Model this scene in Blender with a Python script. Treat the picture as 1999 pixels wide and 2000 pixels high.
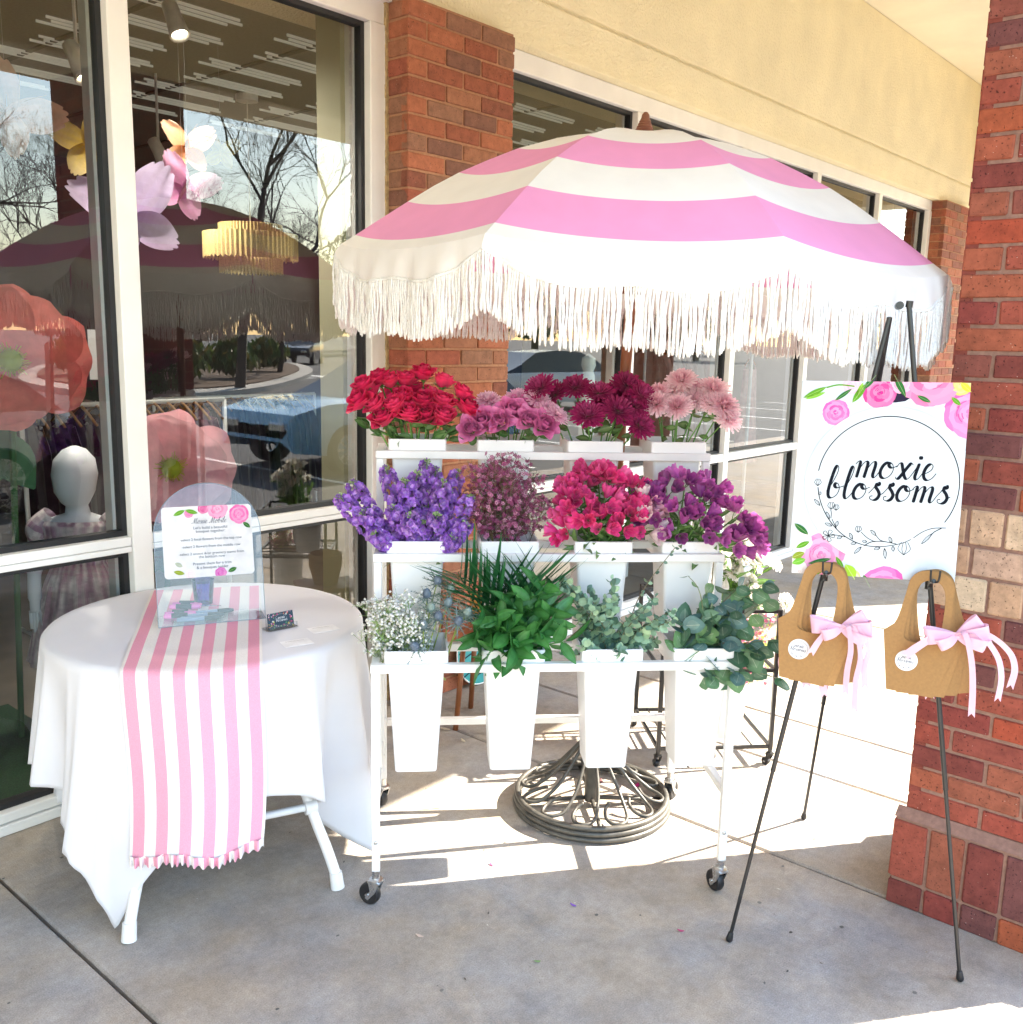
import bpy, math, random
from mathutils import Vector, Matrix, noise
R = math.radians
random.seed(7)
for o in list(bpy.data.objects): bpy.data.objects.remove(o, do_unlink=True)
SC = bpy.context.scene
COL = SC.collection

# ---------------------------------------------------------------- camera, sky, sun, exposure
YAW, PITCH, ROLL, FPX = R(40.7535), R(-10.3701), R(1.2745), 1873.46
CAM = Vector((0, 0, 1.70))
_fw = Vector((math.cos(YAW)*math.cos(PITCH), math.sin(YAW)*math.cos(PITCH), math.sin(PITCH)))
_rt = Vector((math.sin(YAW), -math.cos(YAW), 0)); _up = _rt.cross(_fw)
CR = _rt*math.cos(ROLL)+_up*math.sin(ROLL); CU = _up*math.cos(ROLL)-_rt*math.sin(ROLL)
cd = bpy.data.cameras.new('camera'); cam = bpy.data.objects.new('camera', cd); COL.objects.link(cam)
cd.sensor_fit = 'HORIZONTAL'; cd.sensor_width = 36; cd.lens = 36*FPX/1999; cd.clip_start = .05; cd.clip_end = 2000
m3 = Matrix((CR, CU, -_fw)).transposed(); cam.matrix_world = Matrix.Translation(CAM) @ m3.to_4x4()
SC.camera = cam
SUN_EL = R(40.5); SHX, SHY = math.cos(R(143.3)), math.sin(R(143.3))      # shadows run towards 143.3 degrees
wd = bpy.data.worlds.new('World'); SC.world = wd; wd.use_nodes = True
wn = wd.node_tree; wn.nodes.clear()
sky = wn.nodes.new('ShaderNodeTexSky'); sky.sky_type = 'NISHITA'; sky.sun_disc = False
sky.sun_elevation = SUN_EL; sky.sun_rotation = math.atan2(-SHX, -SHY)
sky.altitude = 200; sky.air_density = 1.4; sky.dust_density = .7; sky.ozone_density = 1.6
bg = wn.nodes.new('ShaderNodeBackground'); bg.inputs[1].default_value = .15
wo = wn.nodes.new('ShaderNodeOutputWorld'); wn.links.new(sky.outputs[0], bg.inputs[0]); wn.links.new(bg.outputs[0], wo.inputs[0])
sl = bpy.data.lights.new('sun', 'SUN'); sl.energy = 4.6; sl.angle = R(.53); sl.color = (1, .93, .82)
so = bpy.data.objects.new('sun', sl); COL.objects.link(so); so.location = (20, -15, 30)
so.rotation_euler = Vector((SHX*math.cos(SUN_EL), SHY*math.cos(SUN_EL), -math.sin(SUN_EL))).to_track_quat('-Z', 'Y').to_euler()
SC.view_settings.view_transform = 'Standard'; SC.view_settings.look = 'None'
SC.view_settings.gamma = 1; SC.view_settings.use_curve_mapping = False
SC.view_settings.exposure = 2.68
SC.view_settings.use_white_balance = True; SC.view_settings.white_balance_temperature = 6850; SC.view_settings.white_balance_tint = 10
SC.render.engine = 'CYCLES'
SC.cycles.max_bounces = 10; SC.cycles.diffuse_bounces = 5; SC.cycles.glossy_bounces = 4
SC.cycles.transparent_max_bounces = 16; SC.cycles.transmission_bounces = 6

# ---------------------------------------------------------------- photo pixel -> point (distance from a surface it touches)
def ray(x, y): return _fw + CR*((x-999.5)/FPX) - CU*((y-1000)/FPX)
def on_z(x, y, z=0): d = ray(x, y); return CAM + d*((z-CAM.z)/d.z)
def on_y(x, y, Y): d = ray(x, y); return CAM + d*((Y-CAM.y)/d.y)
def on_x(x, y, X): d = ray(x, y); return CAM + d*((X-CAM.x)/d.x)

# ---------------------------------------------------------------- helpers
def C(h, k=1.0):
    h = h.lstrip('#'); o = []
    for i in (0, 2, 4):
        c = int(h[i:i+2], 16)/255; c = c/12.92 if c <= .04045 else ((c+.055)/1.055)**2.4
        o.append(min(1, c*k))
    return tuple(o)
def mix(a, b, t): return tuple(a[i]*(1-t)+b[i]*t for i in range(3))
def lerp(a, b, t): return a+(b-a)*t
def tag(o, label=None, cat=None, group=None, kind=None):
    if label: o['label'] = label
    if cat: o['category'] = cat
    if group: o['group'] = group
    if kind: o['kind'] = kind
    return o
def thing(name, label, cat, loc=(0, 0, 0), rot=(0, 0, 0), group=None, kind=None):
    o = bpy.data.objects.new(name, None); COL.objects.link(o); o.empty_display_size = .05
    o.location = loc; o.rotation_euler = rot
    return tag(o, label, cat, group, kind)
def inst(name, mesh, parent=None, M=None, loc=None, rot=None, sc=None):
    o = bpy.data.objects.new(name, mesh); COL.objects.link(o)
    if parent: o.parent = parent
    if M is not None: o.matrix_local = M
    if loc is not None: o.location = loc
    if rot is not None: o.rotation_euler = rot
    if sc is not None: o.scale = sc
    return o
def frame(z, x=None, p=(0, 0, 0)):
    z = Vector(z).normalized(); x = Vector(x) if x is not None else (Vector((0, 0, 1)) if abs(z.z) < .9 else Vector((1, 0, 0)))
    y = z.cross(x).normalized(); x = y.cross(z)
    M = Matrix((x, y, z)).transposed().to_4x4(); M.translation = p
    return M
def cat_rom(pts, n=6, closed=False):
    P = [Vector(p) for p in pts]; out = []; L = len(P)
    for i in range(L if closed else L-1):
        p0, p1, p2, p3 = (P[(i-1) % L], P[i], P[(i+1) % L], P[(i+2) % L]) if closed else (P[max(i-1, 0)], P[i], P[i+1], P[min(i+2, L-1)])
        for k in range(n):
            t = k/n; t2 = t*t; t3 = t2*t
            out.append(.5*((2*p1)+(p2-p0)*t+(2*p0-5*p1+4*p2-p3)*t2+(3*p1-p0-3*p2+p3)*t3))
    if not closed: out.append(P[-1])
    return out

class MB:
    def __init__(s): s.v = []; s.f = []; s.c = []; s.m = []; s.hc = False
    def add(s, vs, fs, col=None, mi=0, M=None):
        b = len(s.v)
        for q in vs: s.v.append(tuple(M @ Vector(q)) if M is not None else tuple(q))
        for i, q in enumerate(fs):
            s.f.append([k+b for k in q]); s.m.append(mi)
            cc = col[i] if isinstance(col, list) else col
            s.c.append(cc if cc is not None else (1, 1, 1))
        if col is not None: s.hc = True
        return s
    def box(s, lo, hi, col=None, mi=0, M=None, ch=0):
        (a, b, c), (d, e, f) = lo, hi
        if ch <= 0:
            vs = [(x, y, z) for z in (c, f) for y in (b, e) for x in (a, d)]
            return s.add(vs, [(0, 2, 3, 1), (4, 5, 7, 6), (0, 1, 5, 4), (2, 6, 7, 3), (0, 4, 6, 2), (1, 3, 7, 5)], col, mi, M)
        vs = []; ix = {}
        for sx in (0, 1):
            for sy in (0, 1):
                for sz in (0, 1):
                    X = (a, d)[sx]; Y = (b, e)[sy]; Z = (c, f)[sz]; kx = ch*(1-2*sx); ky = ch*(1-2*sy); kz = ch*(1-2*sz)
                    for ax, q in enumerate(((X, Y+ky, Z+kz), (X+kx, Y, Z+kz), (X+kx, Y+ky, Z))):
                        ix[(sx, sy, sz, ax)] = len(vs); vs.append(q)
        I = lambda x, y, z, k: ix[(x, y, z, k)]
        fs = [(I(0,0,0,0), I(0,0,1,0), I(0,1,1,0), I(0,1,0,0)), (I(1,0,0,0), I(1,1,0,0), I(1,1,1,0), I(1,0,1,0)),
              (I(0,0,0,1), I(1,0,0,1), I(1,0,1,1), I(0,0,1,1)), (I(0,1,0,1), I(0,1,1,1), I(1,1,1,1), I(1,1,0,1)),
              (I(0,0,0,2), I(0,1,0,2), I(1,1,0,2), I(1,0,0,2)), (I(0,0,1,2), I(1,0,1,2), I(1,1,1,2), I(0,1,1,2))]
        for p in (0, 1):
            for q in (0, 1):
                e1 = (I(p,q,0,0), I(p,q,0,1), I(p,q,1,1), I(p,q,1,0)); fs.append(e1 if p != q else e1[::-1])
                e2 = (I(p,0,q,0), I(p,0,q,2), I(p,1,q,2), I(p,1,q,0)); fs.append(e2 if p == q else e2[::-1])
                e3 = (I(0,p,q,1), I(0,p,q,2), I(1,p,q,2), I(1,p,q,1)); fs.append(e3 if p != q else e3[::-1])
        for x in (0, 1):
            for y in (0, 1):
                for z in (0, 1):
                    t = (I(x,y,z,0), I(x,y,z,1), I(x,y,z,2)); fs.append(t if (x+y+z) % 2 == 0 else t[::-1])
        return s.add(vs, fs, col, mi, M)
    def tube(s, pts, r, n=8, col=None, mi=0, cap=True, M=None, closed=False):
        P = [Vector(p) for p in pts]; L = len(P); rr = r if isinstance(r, (list, tuple)) else [r]*L
        vs = []; up = None
        for i in range(L):
            t = (P[(i+1) % L]-P[i-1]) if closed else (P[min(i+1, L-1)]-P[max(i-1, 0)])
            t = t.normalized() if t.length > 1e-9 else Vector((0, 0, 1))
            if up is None: up = Vector((0, 0, 1)) if abs(t.z) < .9 else Vector((1, 0, 0))
            x = t.cross(up); x = x.normalized() if x.length > 1e-6 else Vector((1, 0, 0)); y = x.cross(t); up = y
            for k in range(n):
                a = 2*math.pi*k/n; vs.append(P[i]+(x*math.cos(a)+y*math.sin(a))*rr[i])
        fs = []
        for i in range(L if closed else L-1):
            j = (i+1) % L
            for k in range(n): fs.append((i*n+k, i*n+(k+1) % n, j*n+(k+1) % n, j*n+k))
        if cap and not closed: fs.append(tuple(range(n-1, -1, -1))); fs.append(tuple((L-1)*n+k for k in range(n)))
        if isinstance(col, list) and len(col) == L: col = [col[min(i//n, L-1)] for i in range(len(fs))]
        return s.add(vs, fs, col, mi, M)
    def lathe(s, prof, n=24, col=None, mi=0, M=None, cap=True, sx=1, sy=1):
        vs = []; fs = []; L = len(prof)
        for (r, z) in prof:
            for k in range(n): a = 2*math.pi*k/n; vs.append((r*math.cos(a)*sx, r*math.sin(a)*sy, z))
        for i in range(L-1):
            for k in range(n): fs.append((i*n+k, i*n+(k+1) % n, (i+1)*n+(k+1) % n, (i+1)*n+k))
        if cap: fs.append(tuple(range(n-1, -1, -1))); fs.append(tuple((L-1)*n+k for k in range(n)))
        return s.add(vs, fs, col, mi, M)
    def grid(s, nu, nv, fn, col=None, mi=0, M=None, closed=False):
        vs = [fn(i/nu, j/nv) for i in range(nu+(0 if closed else 1)) for j in range(nv+1)]; fs = []; cs = []
        N = nu if closed else nu+1
        for i in range(nu):
            for j in range(nv):
                i2 = (i+1) % N; fs.append((i*(nv+1)+j, i2*(nv+1)+j, i2*(nv+1)+j+1, i*(nv+1)+j+1))
                if callable(col): cs.append(col((i+.5)/nu, (j+.5)/nv))
        return s.add(vs, fs, cs if callable(col) else col, mi, M)
    def prism(s, poly, z0, z1, col=None, mi=0, M=None):
        n = len(poly); vs = [(p[0], p[1], z0) for p in poly]+[(p[0], p[1], z1) for p in poly]
        return s.add(vs, [tuple(range(n-1, -1, -1)), tuple(range(n, 2*n))]+[(i, (i+1) % n, n+(i+1) % n, n+i) for i in range(n)], col, mi, M)
    def poly(s, pts, col=None, mi=0, M=None): return s.add(pts, [tuple(range(len(pts)))], col, mi, M)
    def mesh(s, name, mats, smooth=False, angle=None):
        me = bpy.data.meshes.new(name); me.from_pydata(s.v, [], s.f)
        for m in (mats if isinstance(mats, (list, tuple)) else [mats]): me.materials.append(m)
        if len(me.materials) > 1: me.polygons.foreach_set('material_index', s.m)
        if s.hc:
            at = me.color_attributes.new('Col', 'FLOAT_COLOR', 'CORNER'); buf = []
            for f, c in zip(s.f, s.c): buf += [c[0], c[1], c[2], 1.0]*len(f)
            at.data.foreach_set('color', buf)
        if smooth: me.polygons.foreach_set('use_smooth', [True]*len(s.f))
        me.update()
        if angle: me.set_sharp_from_angle(angle=R(angle))
        return me
    def build(s, name, mats, parent=None, smooth=False, angle=None, **k):
        return inst(name, s.mesh(name, mats, smooth, angle), parent, **k)

# ---------------------------------------------------------------- materials
def newmat(name):
    m = bpy.data.materials.new(name); m.use_nodes = True; nt = m.node_tree; nt.nodes.clear()
    out = nt.nodes.new('ShaderNodeOutputMaterial'); return m, nt, out
def nd(nt, t, **k):
    n = nt.nodes.new(t)
    for a, b in k.items():
        if a.startswith('_'): n.inputs[int(a[1:])].default_value = b
        else: setattr(n, a, b)
    return n
def setin(n, name, v):
    if name in n.inputs: n.inputs[name].default_value = v
def mat(name, col=None, rough=.6, metal=0, spec=.5, nz=(20, .12), bump=None, rnd=0, transl=0, coat=0, attr=False, emit=0, sheen=0, coords='Object', rv=.08):
    m, nt, out = newmat(name); L = nt.links.new
    p = nd(nt, 'ShaderNodeBsdfPrincipled'); setin(p, 'Roughness', rough); setin(p, 'Metallic', metal); setin(p, 'Specular IOR Level', spec); setin(p, 'Coat Weight', coat)
    if sheen: setin(p, 'Sheen Weight', sheen)
    tc = nd(nt, 'ShaderNodeTexCoord'); src = tc.outputs[coords]
    if attr:
        a = nd(nt, 'ShaderNodeAttribute', attribute_name='Col'); c = a.outputs['Color']
    else:
        rg = nd(nt, 'ShaderNodeRGB'); rg.outputs[0].default_value = (*col, 1); c = rg.outputs[0]
    n1 = nd(nt, 'ShaderNodeTexNoise'); n1.inputs['Scale'].default_value = nz[0]; n1.inputs['Detail'].default_value = 5; L(src, n1.inputs['Vector'])
    mr = nd(nt, 'ShaderNodeMapRange'); mr.inputs[1].default_value = .3; mr.inputs[2].default_value = .7; mr.inputs[3].default_value = 1-nz[1]; mr.inputs[4].default_value = 1+nz[1]; L(n1.outputs[0], mr.inputs[0])
    val = mr.outputs[0]
    if rnd:
        oi = nd(nt, 'ShaderNodeObjectInfo'); m2 = nd(nt, 'ShaderNodeMapRange'); m2.inputs[3].default_value = 1-rnd; m2.inputs[4].default_value = 1+rnd; L(oi.outputs['Random'], m2.inputs[0])
        mu = nd(nt, 'ShaderNodeMath', operation='MULTIPLY'); L(val, mu.inputs[0]); L(m2.outputs[0], mu.inputs[1]); val = mu.outputs[0]
    vm = nd(nt, 'ShaderNodeVectorMath', operation='SCALE'); L(c, vm.inputs[0]); L(val, vm.inputs['Scale']); cc = vm.outputs[0]
    L(cc, p.inputs['Base Color'])
    rr = nd(nt, 'ShaderNodeMapRange'); rr.inputs[3].default_value = max(0, rough-rv); rr.inputs[4].default_value = min(1, rough+rv); L(n1.outputs[0], rr.inputs[0]); L(rr.outputs[0], p.inputs['Roughness'])
    if bump:
        n2 = nd(nt, 'ShaderNodeTexNoise'); n2.inputs['Scale'].default_value = bump[0]; n2.inputs['Detail'].default_value = 6; L(src, n2.inputs['Vector'])
        b = nd(nt, 'ShaderNodeBump'); b.inputs['Strength'].default_value = bump[1]; b.inputs['Distance'].default_value = bump[2] if len(bump) > 2 else .002
        L(n2.outputs[0], b.inputs['Height']); L(b.outputs[0], p.inputs['Normal'])
    if emit: L(cc, p.inputs['Emission Color']); setin(p, 'Emission Strength', emit)
    sh = p.outputs[0]
    if transl:
        t = nd(nt, 'ShaderNodeBsdfTranslucent'); L(cc, t.inputs[0]); mx = nd(nt, 'ShaderNodeMixShader'); mx.inputs[0].default_value = transl
        L(sh, mx.inputs[1]); L(t.outputs[0], mx.inputs[2]); sh = mx.outputs[0]
    L(sh, out.inputs[0]); return m
def clear(name, tint=(1, 1, 1), f0=1.5, boost=1.0, rough=0.0):
    m, nt, out = newmat(name); L = nt.links.new
    t = nd(nt, 'ShaderNodeBsdfTransparent'); t.inputs[0].default_value = (*tint, 1)
    g = nd(nt, 'ShaderNodeBsdfGlossy'); g.inputs['Roughness'].default_value = rough
    fr = nd(nt, 'ShaderNodeFresnel'); fr.inputs[0].default_value = f0
    mu = nd(nt, 'ShaderNodeMath', operation='MULTIPLY', use_clamp=True); mu.inputs[1].default_value = boost; L(fr.outputs[0], mu.inputs[0])
    if rough == 0:
        tc = nd(nt, 'ShaderNodeTexCoord'); n = nd(nt, 'ShaderNodeTexNoise'); n.inputs['Scale'].default_value = 1.3; L(tc.outputs['Object'], n.inputs[0])
        b = nd(nt, 'ShaderNodeBump'); b.inputs['Strength'].default_value = .03; b.inputs['Distance'].default_value = .01; L(n.outputs[0], b.inputs['Height']); L(b.outputs[0], g.inputs['Normal'])
    mx = nd(nt, 'ShaderNodeMixShader'); L(mu.outputs[0], mx.inputs[0]); L(t.outputs[0], mx.inputs[1]); L(g.outputs[0], mx.inputs[2]); L(mx.outputs[0], out.inputs[0]); return m

def brick_mat(name, cols, dark=.5):
    m, nt, out = newmat(name); L = nt.links.new
    p = nd(nt, 'ShaderNodeBsdfPrincipled'); setin(p, 'Roughness', .85); setin(p, 'Specular IOR Level', .25)
    oi = nd(nt, 'ShaderNodeObjectInfo'); cr = nd(nt, 'ShaderNodeValToRGB'); e = cr.color_ramp; e.interpolation = 'CONSTANT'
    while len(e.elements) > 1: e.elements.remove(e.elements[-1])
    for i, c in enumerate(cols):
        q = e.elements[0] if i == 0 else e.elements.new(i/len(cols)); q.color = (*c, 1)
    L(oi.outputs['Random'], cr.inputs[0])
    tc = nd(nt, 'ShaderNodeTexCoord'); geo = nd(nt, 'ShaderNodeNewGeometry')
    n1 = nd(nt, 'ShaderNodeTexNoise'); n1.inputs['Scale'].default_value = 28; n1.inputs['Detail'].default_value = 8; n1.inputs['Roughness'].default_value = .7; L(geo.outputs['Position'], n1.inputs[0])
    mr = nd(nt, 'ShaderNodeMapRange'); mr.inputs[1].default_value = .28; mr.inputs[2].default_value = .72; mr.inputs[3].default_value = .68; mr.inputs[4].default_value = 1.28; L(n1.outputs[0], mr.inputs[0])
    vm = nd(nt, 'ShaderNodeVectorMath', operation='SCALE'); L(cr.outputs[0], vm.inputs[0]); L(mr.outputs[0], vm.inputs['Scale'])
    # dark pits and pale grog specks
    n2 = nd(nt, 'ShaderNodeTexNoise'); n2.inputs['Scale'].default_value = 150; n2.inputs['Detail'].default_value = 2; L(geo.outputs['Position'], n2.inputs[0])
    r2 = nd(nt, 'ShaderNodeMapRange'); r2.inputs[1].default_value = .30; r2.inputs[2].default_value = .36; r2.inputs[3].default_value = .35; r2.inputs[4].default_value = 1; L(n2.outputs[0], r2.inputs[0])
    v2 = nd(nt, 'ShaderNodeVectorMath', operation='SCALE'); L(vm.outputs[0], v2.inputs[0]); L(r2.outputs[0], v2.inputs['Scale'])
    n3 = nd(nt, 'ShaderNodeTexVoronoi'); n3.inputs['Scale'].default_value = 75; L(geo.outputs['Position'], n3.inputs[0])
    r3 = nd(nt, 'ShaderNodeMapRange'); r3.inputs[1].default_value = .09; r3.inputs[2].default_value = .05; L(n3.outputs['Distance'], r3.inputs[0])
    n4 = nd(nt, 'ShaderNodeTexNoise'); n4.inputs['Scale'].default_value = 11; L(geo.outputs['Position'], n4.inputs[0])
    g4 = nd(nt, 'ShaderNodeMath', operation='GREATER_THAN'); g4.inputs[1].default_value = .56; L(n4.outputs[0], g4.inputs[0])
    mu = nd(nt, 'ShaderNodeMath', operation='MULTIPLY'); L(r3.outputs[0], mu.inputs[0]); L(g4.outputs[0], mu.inputs[1])
    mc = nd(nt, 'ShaderNodeMix', data_type='RGBA'); L(mu.outputs[0], mc.inputs[0]); L(v2.outputs[0], mc.inputs[6]); mc.inputs[7].default_value = (.62, .5, .42, 1)
    L(mc.outputs[2], p.inputs['Base Color'])
    b = nd(nt, 'ShaderNodeBump'); b.inputs['Strength'].default_value = .55; b.inputs['Distance'].default_value = .004; ad = nd(nt, 'ShaderNodeMath', operation='ADD'); L(n1.outputs[0], ad.inputs[0]); L(r2.outputs[0], ad.inputs[1])
    L(ad.outputs[0], b.inputs['Height']); L(b.outputs[0], p.inputs['Normal']); L(p.outputs[0], out.inputs[0]); return m

def concrete_mat():
    m, nt, out = newmat('broom_concrete'); L = nt.links.new
    p = nd(nt, 'ShaderNodeBsdfPrincipled'); setin(p, 'Roughness', .88); setin(p, 'Specular IOR Level', .3)
    geo = nd(nt, 'ShaderNodeNewGeometry'); pos = geo.outputs['Position']; oi = nd(nt, 'ShaderNodeObjectInfo')
    def nz(s, d, r=.6):
        n = nd(nt, 'ShaderNodeTexNoise'); n.inputs['Scale'].default_value = s; n.inputs['Detail'].default_value = d; n.inputs['Roughness'].default_value = r; L(pos, n.inputs[0]); return n.outputs[0]
    a = nz(1.6, 6); b = nz(7, 6, .65); c = nz(240, 2); d = nz(45, 3)
    cr = nd(nt, 'ShaderNodeValToRGB'); e = cr.color_ramp; e.elements[0].position = .3; e.elements[0].color = (.305, .268, .225, 1); e.elements[1].position = .7; e.elements[1].color = (.40, .372, .335, 1); L(a, cr.inputs[0])
    q = e.elements.new(.5); q.color = (.36, .325, .278, 1)
    def scale(col, fac, lo, hi, p0, p1):
        mr = nd(nt, 'ShaderNodeMapRange'); mr.inputs[1].default_value = p0; mr.inputs[2].default_value = p1; mr.inputs[3].default_value = lo; mr.inputs[4].default_value = hi; L(fac, mr.inputs[0])
        v = nd(nt, 'ShaderNodeVectorMath', operation='SCALE'); L(col, v.inputs[0]); L(mr.outputs[0], v.inputs['Scale']); return v.outputs[0]
    tn = nz(2.7, 4); tr = nd(nt, 'ShaderNodeValToRGB'); te = tr.color_ramp; te.elements[0].position = .36; te.elements[0].color = (1.05, .98, .90, 1); te.elements[1].position = .66; te.elements[1].color = (.92, .97, 1.09, 1); L(tn, tr.inputs[0])
    tm = nd(nt, 'ShaderNodeVectorMath', operation='MULTIPLY'); L(cr.outputs[0], tm.inputs[0]); L(tr.outputs[0], tm.inputs[1])
    st = nd(nt, 'ShaderNodeTexNoise'); st.inputs['Scale'].default_value = 4.2; st.inputs['Detail'].default_value = 3; st.inputs['Distortion'].default_value = 1.2; L(pos, st.inputs[0])
    col = scale(tm.outputs[0], st.outputs[0], .88, 1, .30, .42); col = scale(col, b, .84, 1.14, .3, .7); col = scale(col, c, .74, 1.2, .25, .75); col = scale(col, d, .9, 1.08, .3, .7); col = scale(col, oi.outputs['Random'], .95, 1.05, 0, 1)
    # small dark flecks
    vo = nd(nt, 'ShaderNodeTexVoronoi'); vo.inputs['Scale'].default_value = 26; L(pos, vo.inputs[0])
    col = scale(col, vo.outputs['Distance'], .5, 1, .03, .06)
    L(col, p.inputs['Base Color'])
    bp = nd(nt, 'ShaderNodeBump'); bp.inputs['Strength'].default_value = .35; bp.inputs['Distance'].default_value = .003
    mp = nd(nt, 'ShaderNodeMapping'); mp.inputs['Scale'].default_value = (1, .12, 1); L(pos, mp.inputs[0]); bn = nd(nt, 'ShaderNodeTexNoise'); bn.inputs['Scale'].default_value = 220; L(mp.outputs[0], bn.inputs[0])
    ad = nd(nt, 'ShaderNodeMath', operation='ADD'); L(bn.outputs[0], ad.inputs[0]); L(c, ad.inputs[1]); L(ad.outputs[0], bp.inputs['Height']); L(bp.outputs[0], p.inputs['Normal'])
    L(p.outputs[0], out.inputs[0]); return m

K = {}
K['concrete'] = concrete_mat()
K['joint'] = mat('joint_dirt', (.045, .038, .03), .95, nz=(30, .4))
K['asphalt'] = mat('asphalt', (.075, .075, .077), .9, nz=(3, .2), bump=(300, .4), coords='Object')
K['brick'] = brick_mat('red_brick', [C('84443a'), C('904a3c'), C('763c36'), C('98543f'), C('823e38'), C('8e5240'), C('6c4240'), C('9a4834'), C('844c42'), C('9c5238'), C('90463a'), C('944c3e')])
K['brick_tan'] = brick_mat('tan_brick', [C('c3a184'), C('b89478'), C('cdb093'), C('bd9c86'), C('d0b89c')])
K['brick_warm'] = brick_mat('brown_brick', [C('9a5c44'), C('8f5440'), C('a3644a'), C('845040'), C('98664e'), C('8c6450'), C('985644'), C('7c5648'), C('a06248')])
K['mortar'] = mat('mortar', C('8e6c5e'), .95, nz=(60, .18), bump=(160, .6, .003))
K['mortar2'] = mat('warm_mortar', C('a87a5c'), .95, nz=(60, .15), bump=(160, .6, .003))
K['stucco'] = mat('cream_stucco', C('f6eac4'), .92, nz=(2.5, .07), bump=(80, 1.0, .014))
K['white_metal'] = mat('white_powder_coat', (.80, .80, .79), .38, nz=(14, .03))
K['frame_white'] = mat('white_window_frame', (.80, .79, .76), .42, nz=(5, .05))
K['white_plastic'] = mat('white_plastic', (.82, .82, .82), .35, nz=(9, .03), bump=(6, .05))
K['gasket'] = mat('black_gasket', (.012, .012, .014), .5, nz=(30, .2))
K['black_metal'] = mat('black_metal', (.014, .014, .015), .35, spec=.6, nz=(30, .25))
K['bronze'] = mat('grey_bronze_metal', (.085, .08, .07), .42, metal=.3, nz=(30, .25))
K['zinc'] = mat('zinc_plate', (.62, .63, .64), .28, metal=1, nz=(40, .1))
K['rubber'] = mat('black_rubber', (.012, .012, .014), .45, nz=(30, .2))
K['glass'] = clear('window_glass', (.90, .94, .92), 1.55, 2.4)
K['acrylic'] = clear('clear_acrylic', (.93, .95, .97), 1.5, 1.7)
K['attr'] = mat('painted', attr=True, rough=.6, nz=(25, .08))
K['print'] = mat('printed_ink', attr=True, rough=.6, spec=.08, nz=(3, .01))
K['petal'] = mat('petal', attr=True, rough=.5, nz=(60, .16), transl=.30, rnd=.10, sheen=.1)
K['leaf'] = mat('leaf', attr=True, rough=.42, nz=(40, .22), transl=.26, rnd=.14)
K['stem'] = mat('stem', attr=True, rough=.55, nz=(40, .2), rnd=.1)
K['fabric'] = mat('white_tablecloth', (.70, .70, .74), .9, nz=(8, .02), bump=(900, .15), sheen=.1)
K['canopy'] = mat('canopy_fabric', attr=True, rough=.85, nz=(10, .03), bump=(7, .10, .012), transl=.16)
K['runner'] = mat('runner_fabric', attr=True, rough=.9, nz=(300, .08), bump=(600, .2))
K['fringe'] = mat('cotton_fringe', (.86, .845, .81), .95, nz=(200, .10), transl=.1)
K['wood'] = mat('brown_wood', C('8a5230'), .5, nz=(12, .2))
K['kraft'] = mat('kraft_board', C('9c7446'), .85, nz=(160, .09), rnd=.16)
K['ribbon'] = mat('pink_satin', (.86, .54, .68), .26, nz=(10, .06), transl=.25, sheen=.4)

# ================================================================ THE SETTING
WALL = 3.28                                            # storefront plane
mb = MB(); mb.box((-400, -400, -.6), (400, 400, -.14)); tag(mb.build('ground', K['asphalt']), kind='structure')
pav = thing('pavement', 'pale broom finished concrete walk with dirty joints under the arcade', 'pavement', kind='structure')
del pav['category']
mb = MB(); mb.box((-14, -1.2, -.5), (22, 12, -.03)); mb.build('joint_bed', K['joint'], pav)
XJ = [-14, -8.1, -6.3, -4.45, -2.6, -.77, 1.044, 2.855, 3.54, 4.0, 5.75, 7.5, 9.3, 11.1, 13, 17, 22]
for a, b in zip(XJ[:-1], XJ[1:]):
    mb = MB(); mb.box((a+.005, -1.2, -.13), (b-.005, WALL+.01, 0), ch=.006); mb.build('slab', K['concrete'], pav)
# small leaf litter and grit on the slabs
mb = MB()
for _ in range(46):
    p = on_z(random.uniform(0, 1990), random.uniform(1400, 1990)); s = random.uniform(.002, .009)
    M = Matrix.Translation((p.x, p.y, .002)) @ Matrix.Rotation(random.uniform(0, 6.3), 4, 'Z')
    c = random.choice([(.05, .04, .03), (.3, .25, .15), (.6, .55, .45), (.10, .07, .05)])
    mb.add([(-s, 0, 0), (0, -s*.3, .001), (s, 0, .0015), (0, s*.3, .001)], [(0, 1, 2, 3)], c, M=M)
for _ in range(26):
    p = on_z(random.uniform(0, 1990), random.uniform(1560, 1990)); r = random.uniform(.003, .008); k = random.uniform(.6, 1)
    mb.add([(p.x+r*math.cos(a)*random.uniform(.8, 1.1), p.y+r*k*math.sin(a)*random.uniform(.8, 1.1), .0012) for a in [R(40*i) for i in range(9)]], [tuple(range(9))], random.choice([(.10, .095, .085), (.16, .15, .13), (.06, .055, .05)]))
tag(mb.build('leaf_litter', K['attr']), 'specks of grit and dry leaf scraps on the concrete walk', 'litter', kind='stuff')
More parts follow.
